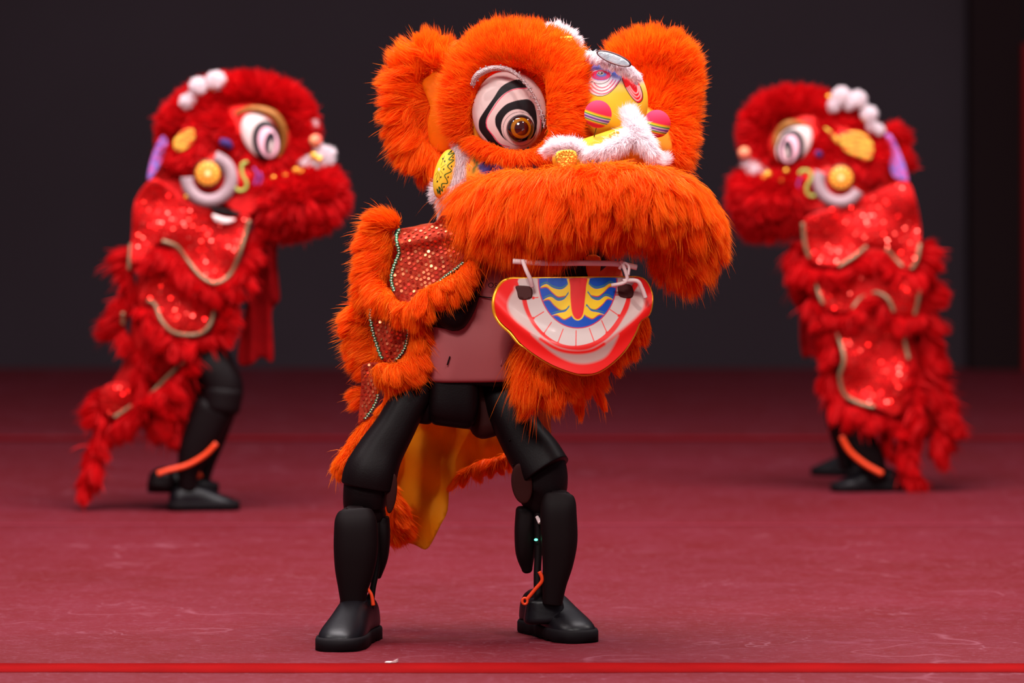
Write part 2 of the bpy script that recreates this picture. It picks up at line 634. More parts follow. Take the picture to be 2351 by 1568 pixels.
def cloth(name, outline, parent, m, Yf, step=9, thick=0.003, paint=None, sm=3, label=None):
    O = catmull(outline, sm, closed=True)
    xs = np.arange(O[:, 0].min(), O[:, 0].max(), step)
    ys = np.arange(O[:, 1].min(), O[:, 1].max(), step)
    G = np.stack(np.meshgrid(xs, ys), -1).reshape(-1, 2)
    G = G + RNG.uniform(-.2, .2, G.shape) * step
    G = G[inside_poly(G, O)]
    G = G[seg_dist(G, O, True) > step * 0.4]
    pts = [Vector(p) for p in O] + [Vector(p) for p in G]
    n = len(O)
    v2, _, tris, *_ = delaunay_2d_cdt(pts, [(i, (i + 1) % n) for i in range(n)], [], 1, 1e-5)
    v2 = np.array([v[:] for v in v2])
    tris = np.array([t[:] for t in tris if len(t) == 3])
    Y = Yf(v2[:, 0], v2[:, 1])
    Vf, Vb = Wn(v2[:, 0], v2[:, 1], Y), Wn(v2[:, 0], v2[:, 1], Y + thick)
    k = len(v2)
    from collections import Counter
    cnt = Counter()
    for t in tris:
        for a, b in ((t[0], t[1]), (t[1], t[2]), (t[2], t[0])):
            cnt[(min(a, b), max(a, b))] += 1
    rim = np.array([[a, b, b + k, a + k] for (a, b), c in cnt.items() if c == 1])
    me = raw_mesh(name, np.concatenate([Vf, Vb]), [tris, tris[:, ::-1] + k, rim], root_loc(parent))
    bm = bmesh.new()
    bm.from_mesh(me)
    bmesh.ops.recalc_face_normals(bm, faces=bm.faces)
    bm.to_mesh(me)
    bm.free()
    if paint:
        c = paint(v2[:, 0], v2[:, 1])
        set_col(me, np.concatenate([c, c]))
    return link(name, me, parent, m, label=label)


def sequins(parent, outline, Yf, m, gap, r, tones, tilt=0.25, seg=6, sm=3, ang=0.0):
    O = catmull(outline, sm, closed=True)
    c0 = O.mean(0)
    ext = np.abs(O - c0).max() * 1.5
    xs = np.arange(-ext, ext, gap)
    ys = np.arange(-ext, ext, gap * 0.87)
    G = np.array([(x + (gap / 2 if j % 2 else 0), y) for j, y in enumerate(ys) for x in xs])
    ca, sa = math.cos(ang), math.sin(ang)
    G = G @ np.array([[ca, sa], [-sa, ca]]) + c0 + RNG.normal(size=G.shape) * gap * 0.06
    G = G[inside_poly(G, O)]
    G = G[seg_dist(G, O, True) > r]
    n = len(G)
    e = 1.5
    Y = Yf(G[:, 0], G[:, 1])
    P = Wn(G[:, 0], G[:, 1], Y)
    Tx = Wn(G[:, 0] + e, G[:, 1], Yf(G[:, 0] + e, G[:, 1])) - P
    Ty = Wn(G[:, 0], G[:, 1] + e, Yf(G[:, 0], G[:, 1] + e)) - P
    N = norm(np.cross(Tx, Ty))
    N[N[:, 1] > 0] *= -1
    P = P + N * 0.0022
    N2 = norm(N + RNG.normal(size=N.shape) * tilt)
    a = norm(np.cross(N2, [0.1, 0.2, 1.0]))
    b = np.cross(N2, a)
    th = np.linspace(0, 2 * math.pi, seg, endpoint=False)
    rr = r * (Y - YC) / F
    V = P[:, None] + (a[:, None] * np.cos(th)[None, :, None] + b[:, None] * np.sin(th)[None, :, None]) * rr[:, None, None]
    Fs = (np.arange(n) * seg)[:, None] + np.arange(seg)[None]
    me = raw_mesh('sequins', V.reshape(-1, 3), [Fs], root_loc(parent))
    tn = np.array(tones)[RNG.integers(0, len(tones), n)] * (0.6 + 0.5 * RNG.random((n, 1)))
    set_col(me, np.repeat(tn, seg, 0))
    return link('sequins', me, parent, m, smooth=False, kind='stuff')


# -- paint helpers
class Paint:
    def __init__(self, x, y, base):
        self.p = np.stack([x, y], -1)
        self.c = np.tile(np.array(base, float), (len(x), 1))

    def mix(self, a, col):
        a = np.clip(a, 0, 1)[:, None]
        self.c = self.c * (1 - a) + np.array(col) * a

    def poly(self, pts, col, soft=1.0, sm=6, clip=None):
        O = catmull(pts, sm, closed=True) if sm > 1 else np.array(pts, float)
        d = seg_dist(self.p, O, True)
        d = np.where(inside_poly(self.p, O), -d, d)
        a = np.clip(0.5 - d / soft, 0, 1)
        if clip is not None:
            a = a * clip
        self.mix(a, col)
        return a

    def line(self, pts, col, w, soft=1.0, sm=6, clip=None):
        O = catmull(pts, sm) if sm > 1 else np.array(pts, float)
        a = np.clip(0.5 - (seg_dist(self.p, O) - w / 2) / soft, 0, 1)
        if clip is not None:
            a = a * clip
        self.mix(a, col)

    def ell(self, cx, cy, rx, ry, col, soft=1.0, ang=0.0, ring=None):
        ca, sa = math.cos(ang), math.sin(ang)
        dx, dy = self.p[:, 0] - cx, self.p[:, 1] - cy
        r = np.hypot((dx * ca + dy * sa) / rx, (-dx * sa + dy * ca) / ry)
        d = (r - 1) * min(rx, ry)
        if ring:
            d = np.abs(d) - ring / 2
        a = np.clip(0.5 - d / soft, 0, 1)
        self.mix(a, col)
        return a


WHITE, BLACK = srgb(226, 200, 196), srgb(28, 20, 24)
PINK, YEL = srgb(226, 40, 90), srgb(240, 200, 40)
REDP, BLUE = srgb(228, 28, 22), srgb(10, 70, 165)

# ------------------------------------------------------------------ setting
def setting(name, V, faces, m):
    me = bpy.data.meshes.new(name)
    me.from_pydata(V, [], faces)
    me.materials.append(m)
    o = bpy.data.objects.new(name, me)
    COL.objects.link(o)
    o['kind'] = 'structure'
    return o


def box(x0, x1, y0, y1, z0, z1):
    V = [(x, y, z) for z in (z0, z1) for y in (y0, y1) for x in (x0, x1)]
    return V, [(0, 2, 3, 1), (4, 5, 7, 6), (0, 1, 5, 4), (2, 6, 7, 3), (0, 4, 6, 2), (1, 3, 7, 5)]


def floor_material():
    m = bpy.data.materials.new('red_mat_floor')
    m.use_nodes = True
    nt = m.node_tree
    L, N = nt.links.new, nt.nodes.new
    b = nt.nodes['Principled BSDF']
    tc = N('ShaderNodeTexCoord')

    def noise(scale, sx, sy, det=4, rough=0.55):
        mp = N('ShaderNodeMapping')
        mp.inputs['Scale'].default_value = (sx, sy, 1)
        n = N('ShaderNodeTexNoise')
        n.inputs['Scale'].default_value = scale
        n.inputs['Detail'].default_value = det
        n.inputs['Roughness'].default_value = rough
        L(tc.outputs['Object'], mp.inputs[0])
        L(mp.outputs[0], n.inputs['Vector'])
        return n.outputs['Fac']

    def ramp(src, a, b_, out=1.0):
        r = N('ShaderNodeMapRange')
        r.inputs[1].default_value, r.inputs[2].default_value, r.inputs[4].default_value = a, b_, out
        L(src, r.inputs[0])
        return r.outputs[0]

    def mix(f, c0, c1):
        x = N('ShaderNodeMix')
        x.data_type = 'RGBA'
        L(f, x.inputs[0])
        for k, c in ((6, c0), (7, c1)):
            if isinstance(c, tuple):
                x.inputs[k].default_value = (*c, 1)
            else:
                L(c, x.inputs[k])
        return x.outputs[2]
    def contour(scale, width, mask_scale, lo, hi, amt):
        # thin wandering scratch lines: where a noise field crosses its middle, only in patches
        n = noise(scale, 1, 1, 2, 0.5)
        d = N('ShaderNodeMath'); d.operation = 'SUBTRACT'; d.inputs[1].default_value = 0.5
        L(n, d.inputs[0])
        e = N('ShaderNodeMath'); e.operation = 'ABSOLUTE'
        L(d.outputs[0], e.inputs[0])
        r = N('ShaderNodeMapRange')
        r.inputs[1].default_value, r.inputs[2].default_value, r.inputs[3].default_value, r.inputs[4].default_value = 0, width, 1, 0
        L(e.outputs[0], r.inputs[0])
        k = N('ShaderNodeMath'); k.operation = 'MULTIPLY'
        L(r.outputs[0], k.inputs[0])
        L(ramp(noise(mask_scale, 1, 1, 3), lo, hi, amt), k.inputs[1])
        return k.outputs[0]
    c = mix(ramp(noise(1.1, 1, 1), .35, .65), (0.098, 0.0032, 0.0048), (0.112, 0.0060, 0.0115))
    c = mix(ramp(noise(7, 1, 1, 6, 0.7), .42, .75, .8), c, (0.125, 0.0125, 0.023))
    c = mix(ramp(noise(55, 0.5, 1, 8, 0.75), .54, .70, .60), c, (0.19, 0.055, 0.08))
    c = mix(ramp(noise(140, 0.45, 1, 6, 0.8), .57, .70, .55), c, (0.32, 0.15, 0.20))
    c = mix(ramp(noise(2.6, 0.8, 1.1, 9, 0.75), .60, .72, .40), c, (0.20, 0.050, 0.08))
    c = mix(contour(2.3, .010, 1.7, .52, .62, .18), c, (0.40, 0.16, 0.21))
    c = mix(contour(9.0, .016, 2.9, .56, .66, .16), c, (0.42, 0.20, 0.26))
    L(c, b.inputs['Base Color'])
    b.inputs['Roughness'].default_value = 0.6
    b.inputs['Specular IOR Level'].default_value = 0.14
    bp = N('ShaderNodeBump')
    bp.inputs['Strength'].default_value = 0.35
    bp.inputs['Distance'].default_value = 0.002
    L(noise(120, 0.12, 1.0, 5, 0.7), bp.inputs['Height'])
    L(bp.outputs[0], b.inputs['Normal'])
    return m


setting('floor', *box(-16, 16, -12.0, 13.5, -0.05, 0), floor_material())
m_wall = mat('charcoal_screen', srgb(47, 36, 43), 0.6, spec=0.1, noise=(0.5, srgb(41, 30, 36), 1.0))
YW = F * CAMH / (845 - HY) + YC
setting('wall_back', *box(-16, 16, YW, YW + 0.12, 0.0, 6), m_wall)
x0, x1 = W(2225, 0, YW - 0.15)[0], W(2342, 0, YW - 0.15)[0]
setting('wall_right', *box(x0, x1 + 0.02, YW - 0.22, YW, 0.0, 6), mat('black_flat', srgb(27, 13, 15), 0.8, spec=0.1))
setting('trim_1', *box(x1, x1 + 0.5, YW - 0.34, YW - 0.2, 0.0, W(0, 105, YW)[2]), mat('red_upright', (0.20, 0.004, 0.006), 0.7, spec=0.1))


def floor_line(name, ya, yb, label, m, x_from=-6.5, x_to=6.5, wav=0.0):
    """strip of tape lying between picture rows ya (far) and yb (near)"""
    d0, d1 = F * CAMH / (ya - HY) + YC, F * CAMH / (yb - HY) + YC
    n = 80
    xs = np.linspace(x_from, x_to, n)
    V = []
    for z in (0.0004, 0.0010):
        for y, sg in ((d0, 1), (d1, -1)):
            V += [(x, y + wav * (math.sin(x * 4.1 + sg) + .5 * math.sin(x * 11 + 2 * sg)), z) for x in xs]
    V = np.array(V)
    q = lambda a, b, fl: np.array([[a * n + i, a * n + i + 1, b * n + i + 1, b * n + i][::(-1 if fl else 1)] for i in range(n - 1)])
    ends = np.array([[0, n, 3 * n, 2 * n], [n - 1, 3 * n - 1, 4 * n - 1, 2 * n - 1]])
    me = raw_mesh(name, V, [q(2, 3, True), q(0, 1, False), q(0, 2, False), q(1, 3, True), ends], np.zeros(3))
    o = link(name, me, None, m, smooth=False)
    o['label'] = label
    o['category'] = 'tape'
    return o


m_tape = mat('red_tape', (0.21, 0.0030, 0.0035), 0.8, spec=0.02, noise=(8, (0.17, 0.0025, 0.003), 1.0))
floor_line('floor_tape', 1523, 1545, 'bright red tape line across the mat nearest the camera', m_tape, wav=0.006)
floor_line('floor_tape', 1003, 1013, 'faint red tape line across the mat behind the orange lion', mat('faded_red_tape', (0.15, 0.005, 0.008), 0.8, spec=0.02))
floor_line('floor_tape', 1203, 1207, 'thin pale seam line across the mat between the three dancers', mat('seam_tape', (0.15, 0.016, 0.026), 0.8, spec=0.05), x_from=-6, x_to=6)

scrap = bpy.data.meshes.new('paper_scrap')
sx, sy, _ = W(898, 1523, -0.35)
sY = F * CAMH / (1523 - HY) + YC
sx = (898 - CX) * (sY - YC) / F
bm = bmesh.new()
pts = [(-.012, -.008), (-.002, -.012), (.010, -.004), (.013, .014), (.003, .008), (-.009, .006)]
lo = [bm.verts.new((sx + x, sY + y, 0.0021)) for x, y in pts]
hi = [bm.verts.new((sx + x, sY + y, 0.0035 + 0.004 * (x > 0.005))) for x, y in pts]
bm.faces.new(lo[::-1])
bm.faces.new(hi)
for i in range(6):
    bm.faces.new((lo[i], lo[(i + 1) % 6], hi[(i + 1) % 6], hi[i]))
bm.to_mesh(scrap)
bm.free()
scrap.materials.append(mat('pale_paper', (0.7, 0.5, 0.5), 0.7))
so = bpy.data.objects.new('paper_scrap', scrap)
COL.objects.link(so)
so['label'] = 'tiny pale scrap lying beside the bright red tape line'
so['category'] = 'scrap'


# ------------------------------------------------------------------ shoe
def shoe(parent, heel, toe, width, height, lift=0.0, m_up=None):
    """heel and toe: ground points (x, y); builds upper and sole parts"""
    heel, toe = np.array(heel, float), np.array(toe, float)
    ax = toe - heel
    Lh = np.linalg.norm(ax)
    ax /= Lh
    sd = np.array([ax[1], -ax[0]])
    us = np.array([0, .04, .1, .2, .32, .45, .58, .7, .8, .88, .94, .98, 1.0])
    wi = np.array([.30, .62, .78, .82, .78, .80, .90, .98, 1.0, .94, .80, .58, .34])
    hi = np.array([.62, .82, .92, 1.0, 1.0, .96, .84, .70, .60, .52, .45, .38, .28])
    seg = 22
    th = np.linspace(0, math.pi, seg)
    z0 = 0.018 + lift
    rows = []
    for u, w_, h_ in zip(us, wi, hi):
        c = heel + ax * Lh * u
        e = 0.62 if u < 0.5 else 0.8
        x = np.sign(np.cos(th)) * np.abs(np.cos(th)) ** e * width / 2 * w_ * 0.93
        z = np.abs(np.sin(th)) ** e * (height * h_ - 0.018)
        rows.append(np.stack([c[0] + sd[0] * x, c[1] + sd[1] * x, z0 - 0.004 + z], -1))
    V = np.concatenate(rows)
    nr = len(us)
    fs = grid_faces(nr, seg)
    bot = np.array([[i * seg, (i + 1) * seg, (i + 1) * seg + seg - 1, i * seg + seg - 1] for i in range(nr - 1)])
    me = raw_mesh('upper', V, [fs, bot, np.arange(seg)[None], (np.arange(seg) + (nr - 1) * seg)[None, ::-1]], parent.loc)
    bm = bmesh.new()
    bm.from_mesh(me)
    bmesh.ops.recalc_face_normals(bm, faces=bm.faces)
    bm.to_mesh(me)
    bm.free()
    up = link('shoe_upper', me, parent, m_up or M['shoe'])
    sub = up.modifiers.new('s', 'SUBSURF')
    sub.levels = sub.render_levels = 1
    # sole: ring outline extruded with tread notches
    n = 9
    ui = np.linspace(0, 1, 30)
    wv = np.interp(ui, us, wi)
    L_ = [heel + ax * Lh * (u * 1.03 - .012) + sd * width / 2 * w_ * 0.985 for u, w_ in zip(ui, wv)]
    R_ = [heel + ax * Lh * (u * 1.03 - .012) - sd * width / 2 * w_ * 0.985 for u, w_ in zip(ui, wv)]
    ring = np.array(L_ + R_[::-1])
    k = len(ring)
    notch = np.array([0.004 if (i // 2) % 2 else 0.0 for i in range(k)])
    V = np.concatenate([np.column_stack([ring, notch + lift]), np.column_stack([ring * 1.0, np.full(k, 0.021 + lift)]),
                        np.column_stack([(ring - ring.mean(0)) * 0.97 + ring.mean(0), np.full(k, 0.026 + lift)])])
    i = np.arange(k)
    j = (i + 1) % k
    me = raw_mesh('sole', V, [np.stack([i, j, j + k, i + k], -1), np.stack([i + k, j + k, j + 2 * k, i + 2 * k], -1),
                              i[None, ::-1], (i + 2 * k)[None]], parent.loc)
    bm = bmesh.new()
    bm.from_mesh(me)
    bmesh.ops.recalc_face_normals(bm, faces=bm.faces)
    bm.to_mesh(me)
    bm.free()
    link('shoe_sole', me, parent, M['sole'], smooth=False)
    # tongue flap seam
    c = heel + ax * Lh * 0.5
    return up


def ground(px, py):
    d = F * CAMH / (py - HY)
    return ((px - CX) * d / F, d + YC)


def ybump(amp, fx, fy, Y, ph=0.0):
    return lambda x, y: Y + amp * np.sin(x * fx + y * fy + ph) + amp * 0.5 * np.sin(x * fx * 2.3 - y * fy * 1.7 + 1.3 + ph)


# ================================================================== ORANGE LION: robot
rob = Root('humanoid_robot', 'black-legged robot with white torso standing astride under the orange lion costume', 'robot', (-0.08, 0.0, 0))
BK = M['black']
# torso
def torso_rows():
    secs = [(1140, 590, 0.03, 90, 80), (1120, 640, 0.02, 102, 86), (1092, 730, 0.01, 104, 84), (1078, 800, 0.0, 98, 80), (1077, 862, 0.0, 95, 74)]
    return secs


tor = limb('torso', torso_rows(), rob, M['white_shell_red_bounce'], 0.0, e=4.2, seg=48, round_ends=(0.3, 0.16), label='white plastic torso shell')
tube('torso_seam', [(1096, 680, -0.062), (1130, 684, -0.066), (1180, 688, -0.066)], tor, M['black'], 0.0, r=1.4)
tube('torso_slot', [(1033, 818, -0.0725), (1030, 828, -0.0725), (1027, 838, -0.0715)], tor, M['black_matte'], 0.0, r=1.6)
tube('torso_slot', [(1163, 826, -0.058), (1161, 834, -0.058), (1160, 840, -0.057)], tor, M['black_matte'], 0.0, r=1.2)
tube('torso_ridge', [(1172, 700, -0.055), (1163, 770, -0.060), (1150, 840, -0.066)], tor, M['white_shell_red_bounce'], 0.004, r=2)
fc = bpy.data.curves.new('lettering', 'FONT')
fc.body = 'OS'
fc.size = 0.0145
fc.extrude = 0.0006
fo = bpy.data.objects.new('tmp', fc)
COL.objects.link(fo)
dg = bpy.context.evaluated_depsgraph_get()
fm = bpy.data.meshes.new_from_object(fo.evaluated_get(dg))
bpy.data.objects.remove(fo)
Rm = Matrix.Translation(Vector(W(1120, 660, -0.078)) - Vector(rob.loc)) @ Matrix.Rotation(math.radians(90), 4, 'X') @ Matrix.Rotation(math.radians(-3), 4, 'Z')
fm.transform(Rm)
link('lettering', fm, tor, M['black'], smooth=False)
# waist lip under torso
limb('waist', [(1080, 850, 0.0, 86, 62), (1078, 872, 0.0, 84, 60)], rob, M['black_matte'], e=4, round_ends=(0.1, 0.15))
limb('pelvis', [(1043, 868, 0.0, 56, 58), (1043, 920, 0.0, 58, 62), (1040, 950, 0.0, 56, 60), (1038, 966, 0.0, 50, 52)], rob, BK, e=5, seg=40, round_ends=(0.15, 0.25))
limb('hip_joint', [(990, 880, 0.02, 38, 40), (975, 925, 0.01, 36, 42), (968, 960, 0.01, 26, 34)], rob, BK, e=3, round_ends=(0.5, 0.4))
limb('hip_joint', [(1085, 890, 0.03, 28, 38), (1105, 930, 0.03, 32, 42), (1118, 975, 0.03, 40, 44)], rob, M['disc'], e=2.4, round_ends=(0.5, 0.75))
tube('cable', [(1150, 862, 0.0), (1166, 862, -0.01), (1171, 872, -0.01), (1163, 884, 0.0)], rob, BK, r=4)
# arm
limb('upper_arm', [(1105, 570, -0.01, 38, 42), (1076, 630, -0.035, 39, 44), (1053, 690, -0.06, 43, 46), (1036, 722, -0.065, 43, 46)], rob, BK, e=2.8, round_ends=(0.3, 0.8))
limb('forearm', [(1040, 722, -0.06, 36, 38), (1005, 712, -0.04, 40, 40), (960, 690, -0.02, 38, 38)], rob, BK, e=2.6, round_ends=(0.8, 0.5))
limb('upper_arm', [(1290, 600, 0.0, 40, 42), (1330, 650, 0.0, 42, 44), (1350, 720, 0.02, 40, 40)], rob, BK, e=2.8, round_ends=(0.3, 0.6))
mass('head', [[(1330, 560, 0.04, 85), (1340, 500, 0.04, 90)]], rob, M['black_matte'], 0.0, voxel=9)
# legs ---------------------------------------------------------------
limb('thigh', [(960, 895, 0.0, 40, 46), (932, 935, -0.01, 44, 52), (905, 985, -0.02, 47, 55), (872, 1040, -0.03, 54, 60), (852, 1085, -0.04, 62, 66), (846, 1112, -0.04, 63, 66)],
     rob, BK, e=2.8, seg=40, round_ends=(0.6, 0.06))
limb('knee', [(846, 1090, -0.03, 55, 58), (840, 1130, -0.035, 52, 58), (838, 1165, -0.03, 48, 55), (846, 1190, -0.03, 42, 46)], rob, BK, e=3.2, seg=36, round_ends=(0.2, 0.5))
limb('thigh', [(1152, 900, 0.02, 44, 48), (1170, 945, 0.01, 50, 55), (1198, 1000, 0.0, 54, 58), (1228, 1045, -0.01, 60, 62), (1252, 1082, -0.02, 60, 66)],
     rob, BK, e=2.8, seg=40, round_ends=(0.7, 0.06))
limb('knee', [(1238, 1060, 0.0, 60, 58), (1244, 1100, 0.0, 60, 60), (1244, 1130, 0.0, 54, 58), (1228, 1152, 0.0, 40, 46)], rob, BK, e=2.8, seg=36, round_ends=(0.2, 0.6))


def disc_part(name, cx, cy, rx, ry, Y, ang, m, depth=0.006, label=None):
    o, f, b = dome(cx, cy, rx, ry, Y, depth, ang, p=0.15)
    return rowplate(name, o, rob, m, f, b, nr=30, nc=24, sm=1, label=label)


disc_part('knee_disc', 899, 1133, 12, 46, -0.075, 0.12, M['disc'], label='dark brown round joint cover')
disc_part('knee_disc', 1198, 1110, 24, 47, -0.055, -0.12, M['disc'], label='dark brown round joint cover')
# shins: front shell, calf shell, inner rod
limb('shin', [(815, 1167, -0.10, 20, 22), (815, 1174, -0.10, 36, 28), (816, 1188, -0.105, 46, 32), (817, 1212, -0.11, 50, 35), (817, 1260, -0.11, 51, 38), (814, 1310, -0.11, 45, 36), (811, 1355, -0.11, 34, 32), (811, 1395, -0.11, 27, 28)],
     rob, M['black_matte'], e=3.0, seg=40, round_ends=(0.15, 0.1))
limb('shin', [(1284, 1131, -0.06, 18, 22), (1284, 1138, -0.06, 31, 27), (1283, 1152, -0.065, 39, 31), (1282, 1180, -0.07, 42, 35), (1284, 1240, -0.07, 42, 38), (1281, 1290, -0.07, 36, 36), (1273, 1340, -0.07, 28, 32), (1268, 1385, -0.07, 23, 28)],
     rob, M['black_matte'], e=3.0, seg=40, round_ends=(0.15, 0.1))
limb('calf', [(880, 1190, -0.03, 14, 34), (879, 1230, -0.03, 17, 38), (876, 1280, -0.03, 15, 34), (868, 1322, -0.03, 8, 22)], rob, M['black_matte'], e=3.2, round_ends=(0.3, 0.6))
limb('calf', [(1206, 1172, 0.0, 22, 34), (1205, 1220, 0.0, 24, 38), (1206, 1270, 0.0, 22, 34), (1210, 1305, 0.0, 13, 22)], rob, M['black_matte'], e=3.4, round_ends=(0.4, 0.8))
limb('ankle_strut', [(866, 1190, -0.05, 9, 14), (866, 1290, -0.06, 8, 13), (856, 1350, -0.08, 7, 10), (846, 1400, -0.09, 12, 16)], rob, M['black_matte'], round_ends=(0.3, 0.3))
limb('ankle_strut', [(1235, 1160, -0.02, 10, 14), (1236, 1260, -0.03, 9, 13), (1234, 1320, -0.04, 9, 12), (1240, 1392, -0.05, 14, 18)], rob, M['black_matte'], round_ends=(0.3, 0.3))
tube('link_rod', [(848, 1326, -0.115), (844, 1348, -0.118), (853, 1366, -0.12), (857, 1390, -0.12, 5)], rob, M['orange_rod'], r=4, label='orange linkage rod')
tube('link_rod', [(1238, 1312, -0.085), (1245, 1332, -0.085), (1228, 1354, -0.082), (1208, 1378, -0.08)], rob, M['orange_rod'], r=4.5, label='orange linkage rod')
ring_pts = [(1205 + 6 * math.cos(t), 1380 + 7 * math.sin(t), -0.085) for t in np.linspace(0, 6.283, 12)]
tube('rod_end', ring_pts, rob, M['orange_rod'], r=3.2, label='orange rod end ring')
spheres_px('status_light', [(1230.5, 1239, -0.052, 3.6)], rob, M['led'], label='glowing green indicator light', squash=np.array([1.2, .6, .8]))
limb('bracket', [(1233, 1187, -0.04, 4, 4), (1240, 1200, -0.05, 5, 4)], rob, M['white_plastic'], round_ends=(0.3, 0.3), label='small white bracket')
for lx, ly in ((872, 1060), (893, 1072), (1178, 1068), (1215, 1060), (1170, 1010), (1212, 1070)):
    spheres_px('bolt', [(lx, ly, -0.078 if lx < 1000 else -0.05, 2.6)], rob, M['black_matte'])
# shoes
gh, gt = ground(842, 1462), ground(768, 1497)
shoe(rob, gh, gt, 0.100, 0.098)
gh, gt = ground(1216, 1447), ground(1338, 1477)
shoe(rob, gh, gt, 0.100, 0.098)
limb('shoe_collar', [(812, 1380, -0.11, 32, 36), (815, 1420, -0.10, 38, 44)], rob, M['shoe'], e=3, round_ends=(0.2, 0.2))
limb('shoe_collar', [(1250, 1382, -0.04, 42, 40), (1252, 1420, -0.04, 50, 46)], rob, M['shoe'], e=3, round_ends=(0.2, 0.2))

# ================================================================== ORANGE LION: head
head = Root('lion_mask', 'orange furry lion dance head with striped eye and open printed mouth', 'costume head', tuple(W(1300, 640, 0.0)))
OF, WF = M['orange_fur'], M['white_fur']


def face_paint(x, y):
    p = Paint(x, y, srgb(240, 150, 40))
    p.poly([(1105, 372), (1140, 378), (1160, 392), (1150, 405), (1105, 398)], srgb(70, 60, 140), 2)
    p.line([(1073, 345), (1078, 365), (1076, 390)], srgb(210, 40, 40), 4)
    p.line([(1085, 352), (1092, 370), (1090, 392)], srgb(110, 110, 40), 7)
    p.line([(1100, 350), (1104, 372), (1100, 395)], srgb(40, 30, 30), 1.5)
    p.line([(1108, 372), (1140, 377), (1165, 388)], srgb(40, 30, 30), 1.5)
    return p.c


mass('face_shell', [[(1330, 310, 0.10, 125), (1360, 335, 0.04, 120)], [(1110, 400, 0.02, 70), (1070, 410, 0.04, 55)], [(1440, 340, 0.02, 110)], [(1120, 300, 0.06, 70)],
                    [(1060, 440, 0.05, 52), (1075, 500, 0.06, 60)]],
     head, M['paint'], 0.0, voxel=7, paint=face_paint, label='painted yellow and orange face')


def radial(cx, cy, Y, up=0.0, down=0.0, k=1.0):
    c = W(cx, cy, Y)
    def f(P, N):
        d = P - c
        d[:, 1] *= 0.3
        return norm(d) * k + np.array([0, 0, up - down])
    return f


# viewer-left ear
fur('ear_fur', [[(1035, 148, .08, 24), (985, 128, .10, 28), (945, 160, .11, 30), (930, 225, .12, 30), (935, 290, .12, 32), (962, 345, .11, 34), (1000, 378, .09, 26)],
                [(970, 200, .14, 36), (985, 290, .14, 40), (1020, 340, .12, 34)]],
    head, OF, 0.0, 24000, 50, nw=0.32, comb=radial(1010, 240, .1, k=1.0, down=0.25), grav=0.15, jit=0.28, clump=(26, .66), w=1.5, label='orange fur rim of the ear')
cloth('ear_lining', [(969, 192), (990, 170), (1012, 149), (1026, 185), (1040, 216), (1044, 260), (1046, 300), (1030, 342), (1004, 350), (986, 325), (982, 280), (988, 245)],
      head, M['inner_ear'], lambda x, y: 0.055 + 0.0006 * (1030 - x) + 0.00002 * (y - 250) ** 2 * 0.1, step=8, label='amber film inside the ear')
# viewer-right ear and brow mass
fur('brow_fur', [[(1440, 138, .06, 38), (1490, 122, .06, 42), (1545, 140, .07, 44), (1562, 190, .07, 36), (1553, 250, .06, 36), (1550, 310, .04, 36), (1548, 360, .02, 30)],
                 [(1500, 180, .08, 55), (1510, 260, .07, 60), (1520, 320, .05, 50)]],
    head, OF, 0.0, 32000, 36, nw=0.35, comb=radial(1480, 260, .1, k=0.8, up=0.15), grav=0.1, jit=0.32, clump=(20, .35), w=1.4)
# big brow round the visible eye
eye_out = [(1110, 188), (1135, 166), (1172, 168), (1200, 186), (1218, 212), (1237, 245), (1247, 280), (1242, 312), (1226, 332), (1190, 343), (1150, 338), (1120, 326), (1100, 305), (1093, 280), (1095, 250), (1102, 215)]
eyeP = catmull(eye_out, 4, closed=True)


def brow_gone(x, y, P, N):
    q = np.stack([x, y], -1)
    return (inside_poly(q, eyeP) & (P[:, 1] < 0.05))


fur('brow_fur', [[(1062, 300, .0, 22), (1052, 250, -.01, 30), (1066, 195, -.01, 38), (1090, 145, -.01, 40), (1135, 112, -.02, 44), (1190, 108, -.04, 46), (1245, 122, -.06, 48), (1290, 158, -.08, 47),
                  (1296, 210, -.10, 42), (1291, 262, -.11, 37), (1290, 308, -.12, 30), (1250, 348, -.11, 18), (1205, 356, -.10, 12), (1160, 352, -.08, 11), (1118, 338, -.05, 11), (1082, 322, -.03, 12)],
                 [(1150, 130, .06, 60), (1250, 160, .04, 80)]],
    head, OF, 0.0, 72000, 31, nw=0.3, comb=radial(1172, 262, -.06, k=0.95, up=0.1), grav=0.12, jit=0.32, clump=(20, .35), w=1.35, gone=brow_gone, lvar=.5)


